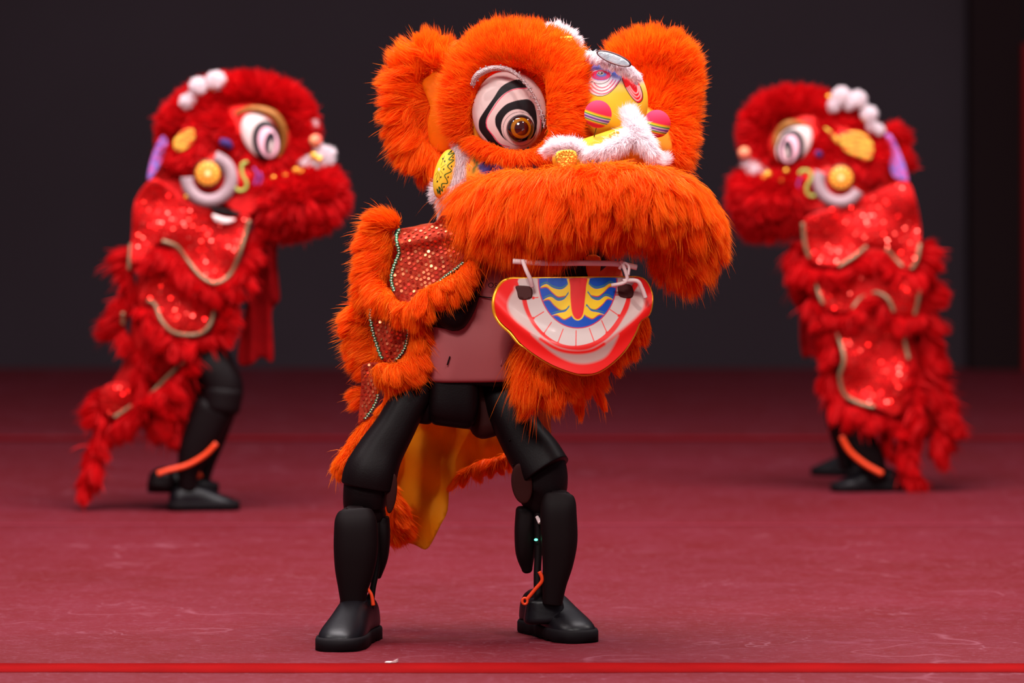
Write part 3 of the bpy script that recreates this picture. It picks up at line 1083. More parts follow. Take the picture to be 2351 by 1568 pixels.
def eye_paint(x, y):
    zx, zy = (x - 1060) * 6.03, (y - 120) * 6.03
    p = Paint(zx, zy, WHITE)
    p.poly([(775, 375), (700, 395), (600, 440), (520, 510), (450, 620), (380, 720), (290, 850), (245, 930), (235, 1000), (245, 1070), (280, 1130), (330, 1190), (400, 1270), (480, 1310), (600, 1330),
            (540, 1280), (480, 1230), (430, 1160), (380, 1090), (345, 1040), (335, 960), (360, 880), (430, 760), (500, 660), (580, 580), (680, 520), (780, 495), (900, 490), (870, 440), (820, 390)], BLACK, 6)
    p.line([(915, 498), (780, 505), (680, 530), (585, 590), (510, 670), (440, 770), (365, 890), (342, 960), (350, 1040), (390, 1100), (440, 1160), (490, 1230), (550, 1280), (660, 1310)], PINK, 12, 6)
    p.poly([(930, 655), (820, 658), (720, 680), (620, 720), (540, 790), (480, 870), (463, 930), (470, 1010), (510, 1090), (560, 1170), (640, 1230), (800, 1250), (960, 1200), (1020, 1110), (1043, 1000), (1043, 920), (1030, 820), (1000, 720)], BLACK, 6)
    p.line([(1078, 780), (1094, 900), (1088, 1040), (1060, 1160)], PINK, 12, 6)
    p.poly([(1100, 830), (1150, 900), (1160, 1040), (1120, 1180), (1085, 1160), (1105, 1040)], BLACK, 6)
    p.ell(775, 1035, 228, 245, WHITE, 6)
    p.ell(805, 1062, 232, 235, srgb(60, 40, 45), 5, ring=6)
    return p.c


o, f, b = dome(1169, 256, 85, 95, -0.015, 0.040)
rowplate('eye', o, head, M['paint'], f, b, nr=170, nc=150, paint=eye_paint, sm=1, label='white eye with black and pink stripes')


def ball_paint(x, y):
    p = Paint(x, y, srgb(22, 14, 20))
    p.ell(1196, 294, 23.0, 24, srgb(160, 95, 8), 1.5)
    p.ell(1197.5, 294.5, 16.5, 17, srgb(55, 6, 4), 1.5)
    return p.c


o, f, b = dome(1193.5, 294, 33, 34, -0.042, 0.028)
eb = rowplate('eyeball', o, head, mat('glass_eye', (1, 1, 1), 0.05, attr='Col', coat=1.0, spec=0.6), f, b, nr=80, nc=80, paint=ball_paint, sm=1, label='amber glass eyeball with dark pupil')
rim = [(1085, 196, -.045), (1090, 180, -.05), (1104, 167, -.055), (1130, 157, -.06), (1160, 158, -.065), (1182, 168, -.07), (1200, 183, -.075), (1216, 205, -.08), (1232, 232, -.08), (1244, 262, -.085), (1249, 290, -.085)]
tube('eye_rim', [(a, b_, c, r_) for (a, b_, c), r_ in zip(rim, [5, 7, 8, 7, 6, 5, 3.5, 3, 3, 3, 2])], head, M['silver'], -0.005, r=5, label='silver glitter rim over the eye')
gl = []
rp = catmull(rim, 9)
for q in rp:
    for _ in range(3 if q[0] < 1200 else 2):
        gl.append((q[0] + RNG.normal() * 3.2, q[1] + RNG.normal() * 3, q[2] - 0.006, 1.3 + RNG.random()))
spheres_px('eye_glitter', gl, head, M['silver'], kind='stuff')

# nose bulb
def bulb_paint(x, y):
    zx, zy = (x - 1220) * 4.355, (y - 40) * 4.355
    p = Paint(zx, zy, srgb(245, 200, 50))
    g = np.clip((760 - zy) / 220, 0, 1)
    p.mix(g * 0.45, srgb(225, 225, 215))
    p.mix(np.clip((680 - zy) / 90, 0, 1), srgb(10, 70, 185))
    lobe = [(640, 480), (560, 560), (520, 640), (545, 710), (600, 762), (680, 788), (760, 768), (830, 710), (880, 640), (903, 590), (880, 520), (800, 470)]
    a = p.poly(lobe, srgb(238, 225, 222), 3)
    for k, cc in ((0.88, PINK), (0.72, PINK), (0.56, PINK)):
        q = [((x_ - 700) * k + 715, (y_ - 590) * k + 592) for x_, y_ in lobe[3:9]]
        p.line(q, cc, 11, 6)
    p.mix(a * np.clip((zx - 640 - (zy - 560) * 0.9) / 200, 0, 1) * np.clip((700 - zy) / 160, 0, 1), srgb(30, 100, 200))
    p.mix(a * np.clip((630 - zy) / 80, 0, 1) * 0.85, srgb(15, 80, 190))
    p.line(lobe[2:10], BLACK, 7, 4)
    p.ell(690, 585, 112, 62, srgb(240, 210, 215), 4)
    p.ell(695, 580, 98, 52, srgb(90, 120, 190), 4)
    p.ell(697, 575, 84, 42, PINK, 4, ring=12)
    p.ell(700, 572, 62, 28, PINK, 4, ring=8)
    p.ell(692, 558, 34, 20, srgb(170, 170, 165), 4)
    p.ell(692, 558, 24, 12, BLACK, 4)
    p.ell(688, 556, 9, 7, WHITE, 3)
    p.line([(600, 640), (680, 665), (760, 640), (800, 580)], BLACK, 6, 4)
    r_ = [(895, 560), (915, 640), (945, 710), (985, 775), (1030, 830), (1072, 855), (1108, 825), (1112, 765), (1090, 690), (1060, 620), (1000, 560), (930, 530)]
    b_ = p.poly(r_, srgb(235, 25, 35), 3)
    for k in (0.86, 0.68, 0.5):
        q = [((x_ - 1025) * k + 1022, (y_ - 660) * k + 662) for x_, y_ in r_[2:9]]
        p.line(q, srgb(245, 180, 175), 12, 5)
    p.line(r_[:9], BLACK, 8, 4)
    p.ell(1042, 640, 26, 40, srgb(150, 110, 115), 4, ang=-0.5)
    return p.c


o, f, b = dome(1408, 232, 80, 98, -0.07, 0.06, ang=-0.06)
rowplate('nose', o, head, M['gloss_paint'], f, b, nr=150, nc=130, paint=bulb_paint, sm=1, label='yellow nose with blue and red swirls')
# rainbow balls
for bx, by, bY, t0 in ((1373, 262, -0.19, 0.28), (1508, 284, -0.15, 0.24)):
    def rb_paint(x, y, bx=bx, by=by, t0=t0):
        v = (-(x - bx) * math.sin(t0) + (y - by) * math.cos(t0)) / 31.5
        v = v + 0.06 * ((x - bx) / 31.5) ** 2
        stops = [(-9, (235, 45, 75)), (-.02, (245, 150, 30)), (.06, (240, 205, 50)), (.14, (60, 145, 70)), (.23, (222, 180, 190)), (.32, (120, 70, 160)),
                 (.44, (222, 180, 190)), (.52, (60, 145, 70)), (.59, (240, 205, 50)), (.66, (240, 110, 40)), (.73, (225, 40, 60))]
        c = np.tile(np.array(srgb(*stops[0][1])), (len(x), 1))
        for s_, cc in stops[1:]:
            a = np.clip((v - s_) / 0.03 + .5, 0, 1)[:, None]
            c = c * (1 - a) + np.array(srgb(*cc)) * a
        return c
    o, f, b = dome(bx, by, 31.5, 32, bY, 0.0275)
    bb = rowplate('striped_ball', o, head, mat('striped_felt', (1, 1, 1), 0.85, attr='Col', spec=0.1), f, lambda x, y, f=f, bY=bY: 2 * bY - f(x, y), nr=80, nc=70, paint=rb_paint, sm=1,
                  label='pink ball with rainbow stripes')
    tube('spring', [(bx - 3, by + 28, bY + .005), (bx - 8, by + 48, bY + .03), (bx - 14, by + 72, bY + .06)], bb, M['dark'], r=1.3)
# white fur pieces
wk = dict(nw=0.5, cw=0.8, jit=0.35, clump=(10, .45), w=1.2, voxel=4)
fur('white_fur_trim', [[(1246, 92, .0, 10), (1270, 78, .0, 13), (1295, 84, .0, 12), (1312, 100, .0, 10), (1318, 118, .0, 6)]], head, WF, 0.0, 5200, 24, comb=radial(1285, 105, 0, k=.8), grav=0, **wk, label='white fur tuft on the crown')
cloth('gold_leaf', [(1272, 86), (1290, 84), (1312, 83), (1317, 92), (1312, 108), (1307, 100), (1290, 94)], head, M['gold'], lambda x, y: -0.085 + 0 * x, step=6, thick=.004, label='gold foil leaf')
fur('white_fur_trim', [[(1345, 124, -.08, 7, (-.3, .8, -.2)), (1375, 131, -.11, 11, (-.1, 1, -.3)), (1410, 144, -.13, 12, (0, 1, -.3)), (1445, 162, -.13, 11, (.2, 1, -.3)), (1466, 182, -.12, 7, (.3, 1, -.2))]],
    head, WF, 0.0, 7000, 15, grav=0.2, **wk, label='white fur band above the nose')
tilt = math.atan2(30, 78)
o, f, b = dome(1409.5, 134.5, 43, 13, -0.155, 0.004, tilt, p=.3)
mr = rowplate('crest_mirror', o, head, M['dark'], f, b, nr=30, nc=50, sm=1, label='small oval mirror with dark rim')
o, f, b = dome(1409, 135.5, 39, 10, -0.160, 0.002, tilt, p=.3)
rowplate('mirror_glass', o, mr, M['mirror'], f, b, nr=26, nc=50, sm=1)
fur('white_fur_trim', [[(1441, 262, -.15, 10, (.0, -1, -.2)), (1452, 285, -.18, 15, (.1, -.7, -.3)), (1466, 312, -.21, 18, (.4, .4, -.3)), (1485, 335, -.23, 15, (.5, .8, -.2)), (1498, 352, -.24, 8, (.5, 1, 0))],
                       [(1452, 310, -.2, 16, (-.6, .2, -.3)), (1420, 332, -.24, 15, (-.5, .7, -.3)), (1385, 346, -.26, 14, (-.6, .8, -.3)), (1350, 350, -.26, 10, (-.6, .8, -.3))]],
    head, WF, 0.0, 12000, 26, grav=0.2, **wk, label='white fur across the snout')
fur('white_fur_trim', [[(1262, 345, -.2, 7, (-1, .3, -.3)), (1290, 338, -.22, 12, (-.3, -.5, -.5)), (1325, 342, -.24, 10, (.2, -.4, -.5)), (1350, 352, -.25, 8, (.3, .3, -.5))]], head, WF, 0.0, 5000, 24, grav=0.1, **wk)
fur('white_fur_trim', [[(1525, 366, -.16, 5, (1, -.5, 0)), (1505, 372, -.2, 6, (1, -.5, 0))]], head, WF, 0.0, 900, 24, grav=0.1, **wk)
for outl, YY in (([(1376, 332), (1392, 312), (1412, 300), (1422, 304), (1418, 318), (1400, 330), (1384, 338)], -.225), ([(1276, 352), (1296, 344), (1322, 348), (1322, 374), (1300, 384), (1280, 378)], -.265)):
    gp = cloth('gold_patch', outl, head, M['gold'], lambda x, y, YY=YY: YY - 0.01 + 0.0 * x, step=6, thick=.004, label='gold sequined patch')
    sequins(gp, outl, lambda x, y, YY=YY: YY - 0.011 + 0 * x, M['gold'], 6.5, 2.4, [(1, .6, .1)], tilt=.3)
mass('snout_base', [[(1440, 330, -.12, 45), (1380, 350, -.14, 45), (1300, 365, -.14, 35)]], head, M['paint'], 0.0, voxel=6, paint=lambda x, y: np.tile(np.array(srgb(240, 190, 45)), (len(x), 1)))

# cheek gem and white fur
def gem_paint(x, y):
    zx, zy = (x - 880) * 6.03, (y - 280) * 6.03
    p = Paint(zx, zy, srgb(245, 200, 55))
    p.mix(np.clip((zy - 880) / 200, 0, 1) + np.clip((zx - 930) / 120, 0, 1) * .5, srgb(250, 140, 25))
    zz = [(960, 380), (900, 450), (985, 430), (905, 520), (975, 530), (890, 610), (945, 680), (850, 735), (880, 800), (885, 850), (810, 860), (820, 960), (770, 900), (790, 1000), (745, 930), (760, 990)]
    p.line(zz, srgb(30, 90, 35), 16, 5, sm=4)
    for dx, dy in ((850, 545), (836, 655), (795, 765), (748, 825), (825, 510), (965, 490), (945, 615), (897, 765), (840, 900), (785, 960), (940, 410)):
        p.ell(dx, dy, 10, 16, BLACK, 4, ang=.3)
    for ex, ey in ((850, 470), (865, 585), (825, 720), (775, 810), (735, 800), (722, 740)):
        p.line([(775 + (ex - 775) * .3, 655 + (ey - 655) * .3), (ex, ey)], srgb(60, 50, 10), 6, 4, sm=1)
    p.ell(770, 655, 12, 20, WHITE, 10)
    return p.c


o, f, b = dome(1021, 399, 24, 58, -0.01, 0.025, ang=0.24, p=.5)
rowplate('cheek_boss', o, head, M['gloss_paint'], f, b, nr=110, nc=60, paint=gem_paint, sm=1, label='yellow domed boss with green zigzag')
fur('white_fur_trim', [[(1056, 330, .02, 12, (.3, .6, -.2)), (1060, 365, -.005, 16, (.3, .8, -.2)), (1056, 400, -.01, 17, (.0, 1, -.2)), (1040, 440, -.01, 15, (-.2, 1, -.1)), (1026, 470, .0, 13, (-.5, 1, 0)), (1030, 492, .01, 8, (-.1, 1, 0))],
                       [(1012, 452, .03, 11, (-1, .5, 0)), (1008, 430, .03, 8, (-1, .2, 0))]], head, WF, 0.0, 11000, 26, grav=.2, **wk, label='white fur round the cheek boss')
tube('face_edge', [(1022, 488, -.01), (1030, 500, -.012), (1040, 505, -.02), (1060, 508, -.02)], head, M['rope'], r=3)

# muzzle fur
def muz_comb(P, N):
    q = to_px(P)
    dx = (q[:, 0] - 1330) / 330
    sidew = np.clip(dx, -1, 1)
    top = np.clip((430 - q[:, 1]) / 60, 0, 1)
    out = np.stack([sidew * 0.30 + 0.12 * np.sin(q[:, 0] * 0.045 + q[:, 1] * 0.02), -0.35 * np.ones(len(q)), -1.0 + 0.75 * top], -1)
    return out


fur('muzzle_fur', [[(1075, 440, .0, 30), (1092, 470, -.02, 46), (1150, 458, -.12, 56), (1230, 452, -.2, 58), (1310, 446, -.26, 60), (1390, 440, -.28, 62), (1470, 444, -.26, 62), (1535, 462, -.20, 66), (1582, 500, -.12, 62), (1604, 540, -.07, 48)],
                   [(1110, 500, -.04, 50), (1080, 540, -.02, 36)], [(1550, 530, -.13, 62), (1570, 580, -.1, 50)], [(1300, 500, -.2, 50), (1180, 505, -.12, 52)], [(1430, 490, -.2, 56)]],
    head, OF, 0.0, 130000, 96, nw=0.30, cw=0.8, comb=muz_comb, grav=0.5, jit=0.15, clump=(28, .60), w=1.5, wave=6.5, lvar=.7, lfun=lambda x, y: np.interp(x, [1060, 1130, 1200, 1300, 1360, 1430, 1490, 1560, 1680], [.95, .92, .86, .80, .74, .60, .70, .74, .68]), label='long orange fur of the upper lip')

# mouth: bar, ties, jaw
tube('mouth_bar', [(1178, 600, -.20), (1250, 604, -.21), (1350, 604, -.215), (1420, 606, -.215), (1462, 614, -.21)], head, M['white_plastic'], r=6.5, label='pale plastic tube across the mouth')
Z4 = lambda pts: [(960 + x / 4.198, 540 + y / 4.198) for x, y in pts]
jaw_out = [(1170, 642), (1200, 639), (1317, 637.5), (1440, 636.5), (1467, 637), (1484, 647), (1496, 672), (1497, 696), (1490, 722), (1470, 738), (1458, 765), (1437, 800), (1408, 830), (1376, 852), (1345, 859), (1316, 855),
           (1270, 838), (1229, 814), (1196, 788), (1175, 762), (1158, 747), (1141, 726), (1136, 695), (1143, 668), (1155, 650)]


def jaw_paint(x, y):
    zx, zy = (x - 960) * 4.198, (y - 540) * 4.198
    p = Paint(zx, zy, srgb(232, 26, 22))
    lip = srgb(200, 172, 165)
    g_out = [(1000, 380), (1000, 600), (1020, 700), (1070, 810), (1130, 900), (1220, 990), (1340, 1070), (1500, 1108), (1650, 1095), (1800, 1015), (1900, 920), (1980, 800), (2030, 700), (2050, 600), (2060, 380)]
    p.poly([(1000, 470), (920, 540), (870, 630), (870, 720), (930, 810), (1040, 900), (1150, 985), (1250, 1055), (1380, 1120), (1500, 1140), (1640, 1120), (1780, 1050), (1900, 960), (2010, 870), (2110, 780), (2175, 690), (2178, 600), (2140, 500), (2080, 440), (1540, 430)], lip, 34)
    p.poly([(1090, 950), (1180, 1040), (1290, 1130), (1400, 1195), (1520, 1235), (1650, 1235), (1790, 1185), (1870, 1090), (1930, 960), (1830, 1030), (1700, 1090), (1540, 1118), (1380, 1090), (1230, 1010)], srgb(188, 150, 142), 30)
    p.line([(1180, 1000), (1290, 1072), (1400, 1115), (1540, 1130), (1680, 1110), (1790, 1050)], REDP, 34, 22)
    p.poly(g_out, srgb(226, 34, 30), 14)
    t_out = [(1030, 380), (1045, 620), (1100, 790), (1200, 930), (1340, 1030), (1500, 1066), (1680, 1030), (1810, 945), (1925, 800), (1995, 650), (2010, 560), (2015, 380)]
    p.poly(t_out, srgb(205, 186, 180), 5)
    for a, b in (((1110, 604), (1155, 600)), ((1110, 800), (1210, 738)), ((1210, 950), (1285, 840)), ((1345, 1040), (1398, 905)), ((1520, 1075), (1523, 920)), ((1700, 1035), (1650, 898)), ((1820, 940), (1768, 822)),
                 ((1935, 775), (1848, 715)), ((1990, 572), (1905, 577))):
        p.line([a, b], REDP, 9, 5, sm=1)
        p.ell(a[0], a[1], 14, 14, REDP, 8)
    bl = p.ell(1538, 430, 384, 470, srgb(200, 30, 60), 5)
    bl = p.ell(1538, 430, 374, 460, srgb(0, 72, 178), 5)
    fl = [[(1460, 430), (1440, 480), (1380, 522), (1300, 508), (1235, 470), (1178, 502), (1240, 498), (1290, 545), (1345, 588), (1400, 585), (1460, 560)],
          [(1460, 560), (1410, 615), (1345, 632), (1275, 592), (1203, 628), (1262, 618), (1310, 670), (1370, 716), (1420, 712), (1470, 680)],
          [(1465, 690), (1420, 735), (1350, 750), (1280, 776), (1340, 768), (1400, 806), (1440, 795), (1485, 760)]]
    for mir in (False, True):
        for poly in fl:
            q = [((3086 - a, b - 6) if mir else (a, b)) for a, b in poly]
            p.poly([(a, b - 22) for a, b in q], srgb(60, 125, 120), 7, sm=4, clip=bl)
            p.poly([(a, b - 10) for a, b in q], srgb(0, 72, 178), 7, sm=4, clip=bl)
            p.poly([(a, b + 10) for a, b in q], srgb(205, 60, 40), 8, sm=4, clip=bl)
            p.poly(q, srgb(238, 196, 30), 6, sm=4, clip=bl)
    tong = [(1448, 380), (1450, 500), (1454, 640), (1470, 750), (1500, 805), (1540, 822), (1580, 803), (1606, 750), (1622, 640), (1636, 500), (1640, 380)]
    p.poly(tong, srgb(238, 196, 30), 5)
    p.poly([(1540 + (a - 1540) * .82, b - (12 if b > 600 else 0)) for a, b in tong], srgb(222, 30, 28), 5)
    return p.c


def jaw_Y(x, y):
    # curved board: rolled lip, lower edge swings forward
    v = (y - 637) / 222
    u = (x - 1318) / 180
    lipr = np.exp(-((v - 0.72 + 0.5 * u * u * 0.9) / 0.10) ** 2)
    return -0.215 - 0.035 * v + 0.035 * u * u - 0.008 * lipr


rowplate('jaw', jaw_out, head, M['gloss_paint'], jaw_Y, lambda x, y: jaw_Y(x, y) + 0.012, nr=230, nc=330, paint=jaw_paint, sm=5, label='printed lower jaw with teeth and tongue')
je = catmull([(x_, y_) for x_, y_ in jaw_out], 3, closed=True)
tube('jaw_edge', [(x_ + (x_ < 1200) * -3.5, y_ + (y_ > 740) * 2.2, float(jaw_Y(x_, y_)) + 0.008, 4.2 if x_ < 1190 else 2.6) for x_, y_ in np.vstack([je, je[:1]])], head, M['gold_edge'], sub=1, label='gold edging of the jaw')
for q, YY in (([(1184, 657), (1203, 656), (1220, 660), (1222, 680), (1212, 687), (1192, 686), (1187, 670)], 0), ([(1419, 655), (1438, 652), (1450, 656), (1455, 672), (1448, 684), (1424, 681), (1419, 670)], 0)):
    cloth('jaw_slot', q, head, mat('brown_hole', (0.06, 0.012, 0.01), 0.8), lambda x, y: jaw_Y(x, y) - 0.0015, step=5, thick=.001, label='dark square slot in the jaw')
tube('tie_strip', [(1200, 598, -.225), (1208, 620, -.235), (1217, 640, -.235), (1222, 658, -.228)], head, M['white_plastic'], r=5, label='white tie strip')
tube('tie_strip', [(1426, 600, -.225), (1434, 618, -.235), (1440, 640, -.236), (1430, 650, -.236), (1404, 655, -.232)], head, M['white_plastic'], r=4.5, label='white tie strip')
tube('tie_strip', [(1430, 645, -.236), (1462, 645, -.233), (1474, 662, -.228), (1482, 684, -.224)], head, M['white_plastic'], r=5, label='white tie strip')
tube('tie_strip', [(1422, 618, -.228), (1432, 604, -.23), (1444, 612, -.23), (1442, 632, -.236)], head, M['white_plastic'], r=3.5, label='white tie strip')
cloth('mouth_flap', [(1345, 590), (1378, 590), (1374, 636), (1352, 640)], head, M['inner_ear'], lambda x, y: -0.12 + 0 * x, step=8, label='orange strip inside the mouth')

# beard behind the jaw
fur('beard_fur', [[(1474, 720, -.12, 10, (.3, 1, 0)), (1462, 755, -.12, 14, (.3, 1, 0)), (1438, 790, -.12, 16, (.25, 1, 0))],
                  [(1222, 800, -.10, 20, (-.1, 1, -.2)), (1228, 845, -.12, 25, (-.15, 1, -.2)), (1270, 862, -.13, 24, (.05, 1, -.2)), (1325, 862, -.13, 20, (.15, 1, -.2)), (1375, 835, -.13, 18, (.2, 1, -.2)), (1410, 800, -.12, 16, (.2, 1, -.2))]],
    head, OF, 0.0, 26000, 64, nw=.25, grav=.4, jit=.22, clump=(26, .65), w=1.7, wave=5, lvar=.8, lfun=lambda x, y: np.interp(x, [1200, 1260, 1330, 1420, 1440, 1480], [1.5, 1.1, .8, .7, .7, .6]), label='orange fur beard under the jaw')
fur('beard_fur', [[(1325, 890, -.1, 8, (.05, 1, 0)), (1330, 905, -.1, 6, (.1, 1, 0))], [(1365, 885, -.1, 7, (.3, 1, 0)), (1372, 900, -.1, 5, (.3, 1, 0))]], head, OF, 0.0, 1500, 62, nw=.1, grav=.6, jit=.08, clump=(30, .85), w=1.8, wave=5)

# ================================================================== ORANGE LION: cape
cape = Root('lion_cape', 'orange sequined lion cape with fur trim and green braid on the front robot', 'cape', tuple(W(950, 1100, 0.1)))
Z5 = lambda pts: [(740 + x / 2.8, 480 + y / 2.8) for x, y in pts]
cloth('back_cloth', [(905, 540), (950, 520), (1015, 512), (1200, 530), (1400, 590), (1440, 700), (1420, 830), (1330, 900), (1268, 950), (1262, 1005), (1200, 1010), (1100, 990), (960, 960), (900, 900), (860, 800), (850, 650)],
      cape, M['lining'], lambda x, y: 0.17 + 0.015 * np.sin(x * 0.05 + y * .01) - 0.05 * np.clip((y - 850) / 150, 0, 1), step=12, label='orange lining of the cape')
TON = [(1, .15, .06), (.9, .07, .03), (.6, .03, .015), (1, .28, .12)]
pan1 = Z5([(490, 135), (560, 118), (640, 112), (700, 96), (745, 70), (775, 40), (850, 60), (900, 200), (900, 350), (760, 480), (660, 560), (570, 625), (500, 590), (450, 530), (434, 470), (440, 390), (486, 290), (466, 220)])
fY1 = lambda x, y: -0.075 + 0.012 * np.sin(y * .11 + x * .02) * np.clip((600 - y) / 60, 0, 1) + 0.00030 * (990 - x) - 0.0002 * (y - 600)
c1 = cloth('sequin_panel', pan1, cape, M['orange_cloth'], fY1, step=7)
sequins(c1, pan1, fY1, M['sequin_orange'], 11, 3.9, TON, tilt=.12, ang=.35)
pan2 = Z5([(325, 600), (560, 600), (580, 720), (560, 860), (520, 940), (450, 1000), (390, 980), (350, 860), (318, 740), (308, 660)])
fY2 = lambda x, y: -0.02 + 0.00035 * (930 - x) + 0.006 * np.sin(x * .12 + y * .03)
c2 = cloth('sequin_panel', pan2, cape, M['orange_cloth'], fY2, step=7)
sequins(c2, pan2, fY2, M['sequin_orange'], 10.5, 3.7, TON, tilt=.12, ang=.2)
pan3 = Z5([(260, 1000), (400, 1000), (380, 1130), (350, 1230), (290, 1330), (232, 1400), (240, 1250), (250, 1120)])
fY3 = lambda x, y: 0.02 + 0.00035 * (860 - x) + 0.005 * np.sin(x * .12 + y * .03)
c3 = cloth('sequin_panel', pan3, cape, M['orange_cloth'], fY3, step=7)
sequins(c3, pan3, fY3, M['sequin_orange'], 10, 3.6, TON, tilt=.12, ang=.1)


def braid_line(pts, fY, parent, r=3.2, m='green', beads=True, off=0.006):
    P = catmull(pts, 6)
    t = tube('braid', [(x, y, float(fY(x, y)) - off) for x, y in P], parent, M[m], r=r, sub=1)
    if beads:
        d = np.concatenate([[0], np.cumsum(np.hypot(*np.diff(P, axis=0).T))])
        ks = np.arange(3, d[-1], 6.0)
        bx, by = np.interp(ks, d, P[:, 0]), np.interp(ks, d, P[:, 1])
        spheres_px('braid_beads', [(x, y, float(fY(x, y)) - off - 0.003, 1.9) for x, y in zip(bx, by)], t, M['bead'], kind='stuff')
        sidepts = [(x + (2.6 if i % 2 else -2.6), y, float(fY(x, y)) - off - 0.001, 2.3) for i, (x, y) in enumerate(zip(bx, by))]
        spheres_px('braid_scallops', sidepts, t, M['green'], kind='stuff')
    return t


braid_line(Z5([(497, 130), (478, 170), (480, 220), (492, 280), (470, 340), (448, 410), (444, 470), (462, 525)]), fY1, cape)
braid_line(Z5([(740, 475), (800, 425), (850, 390), (905, 345)]), fY1, cape, r=2.8)
braid_line(Z5([(312, 640), (308, 700), (325, 790), (345, 860), (368, 930), (385, 965)]), fY2, cape, r=2.8)
braid_line(Z5([(556, 740), (548, 820), (535, 880), (505, 935), (468, 975)]), fY2, cape, r=2.4)
braid_line(Z5([(360, 1190), (345, 1240), (315, 1295), (275, 1350)]), fY3, cape, r=2.4)
fk = dict(nw=.35, grav=.2, jit=.24, w=1.6, voxel=5)
# outer fringe of panel 1, then its lower fringe
fur('fur_trim', [[(905, 515, .05, 12, (-.6, -.3, 0)), (885, 512, .06, 20, (-1, .0, 0)), (870, 535, .07, 26, (-1, .3, 0)), (872, 570, .07, 26, (-1, .4, 0)), (866, 610, .06, 26, (-1, .5, 0)), (860, 648, .05, 25, (-.9, .8, 0)), (872, 674, .02, 18, (-.5, 1, 0)),
                  (895, 688, -.02, 13, (-.2, 1, 0))]], cape, OF, 0.0, 22000, 46, clump=(24, .55), cw=.8, **fk)
fur('fur_trim', [[(900, 690, -.05, 13, (-.2, 1, -.1)), (930, 708, -.07, 14, (-.1, 1, -.1)), (955, 702, -.09, 14, (.2, 1, -.1)), (978, 676, -.10, 14, (.3, 1, -.1)), (1010, 662, -.11, 13, (.4, 1, -.1)), (1042, 645, -.115, 13, (.5, .9, -.1)), (1064, 626, -.11, 13, (.3, .9, -.1)), (1082, 608, -.10, 11, (.1, 1, -.1))],
                 [(958, 715, -.06, 13, (.2, 1, -.1)), (962, 750, -.05, 14, (.5, 1, -.1)), (958, 790, -.05, 17, (.7, 1, -.1)), (948, 828, -.05, 19, (.7, .9, -.1)), (925, 848, -.05, 18, (.4, 1, -.1)), (900, 848, -.05, 13, (.1, 1, -.1))]],
    cape, OF, 0.0, 34000, 46, clump=(24, .6), wave=3, cw=.9, **fk)
fur('fur_trim', [[(838, 708, .08, 14, (-.9, -.2, 0)), (828, 722, .08, 20, (-1, .2, 0)), (828, 755, .08, 24, (-1, .3, 0)), (838, 790, .08, 24, (-1, .4, 0)), (852, 820, .07, 22, (-.8, .6, 0)), (868, 840, .06, 16, (-.5, .9, 0))],
                 [(838, 900, .07, 10, (-1, .1, 0)), (832, 925, .07, 6, (-1, .3, 0))]],
    cape, OF, 0.0, 20000, 46, clump=(24, .6), cw=.85, **fk)
fur('fur_trim', [[(872, 846, -.03, 14, (-.1, 1, -.1)), (892, 856, -.03, 16, (.3, 1, -.1)), (908, 882, -.02, 18, (.4, 1, -.1)), (904, 915, -.01, 18, (.2, 1, -.1)), (884, 950, .01, 16, (-.1, 1, -.1)), (855, 978, .03, 16, (-.4, 1, 0)), (830, 1002, .04, 13, (-.5, 1, 0)), (806, 1030, .04, 12, (-.5, 1, 0)),
                  (787, 1055, .04, 11, (-.3, 1, 0)), (777, 1080, .04, 8, (-.1, 1, 0))]],
    cape, OF, 0.0, 22000, 42, clump=(24, .6), wave=2, cw=.9, **fk)
# tail cloth hanging behind the legs
tailY = lambda x, y: 0.20 + 0.010 * np.sin(x * .085 + y * .01) + .004 * np.sin(y * .05 - x * .03) + 0.02 * np.sin(x * .03)
cloth('tail_cloth', [(930, 950), (1000, 955), (1100, 960), (1160, 985), (1180, 1040), (1168, 1068), (1120, 1070), (1075, 1092), (1035, 1115), (1028, 1172), (1012, 1205), (992, 1245), (976, 1262), (950, 1250), (915, 1243), (885, 1238), (870, 1150), (890, 1060)],
      cape, M['yellow_satin'], tailY, step=7, label='yellow satin tail cloth')
fur('fur_trim', [[(1165, 1050, .19, 10, (.1, 1, 0)), (1140, 1062, .19, 12, (.0, 1, 0)), (1105, 1068, .19, 12, (-.1, 1, 0)), (1070, 1085, .19, 10, (-.2, 1, 0)), (1042, 1105, .19, 8, (-.3, 1, 0))]], cape, OF, 0.0, 5000, 32, clump=(22, .8), cw=.9, **fk)
fur('fur_trim', [[(895, 1130, .17, 16, (.3, 1, 0)), (905, 1170, .16, 24, (.5, 1, 0)), (915, 1205, .16, 22, (.8, .7, 0)), (900, 1225, .16, 14, (.6, .6, 0))]], cape, OF, 0.0, 8000, 34, clump=(18, .6), cw=.9, **fk)

# ================================================================== BACK LIONS
RF = M['red_fur']
rk = dict(nw=.35, grav=.2, jit=.38, w=3.8, voxel=7)
TR = [(1, .012, .008), (.85, .006, .006), (1, .03, .02), (1, .09, .07)]


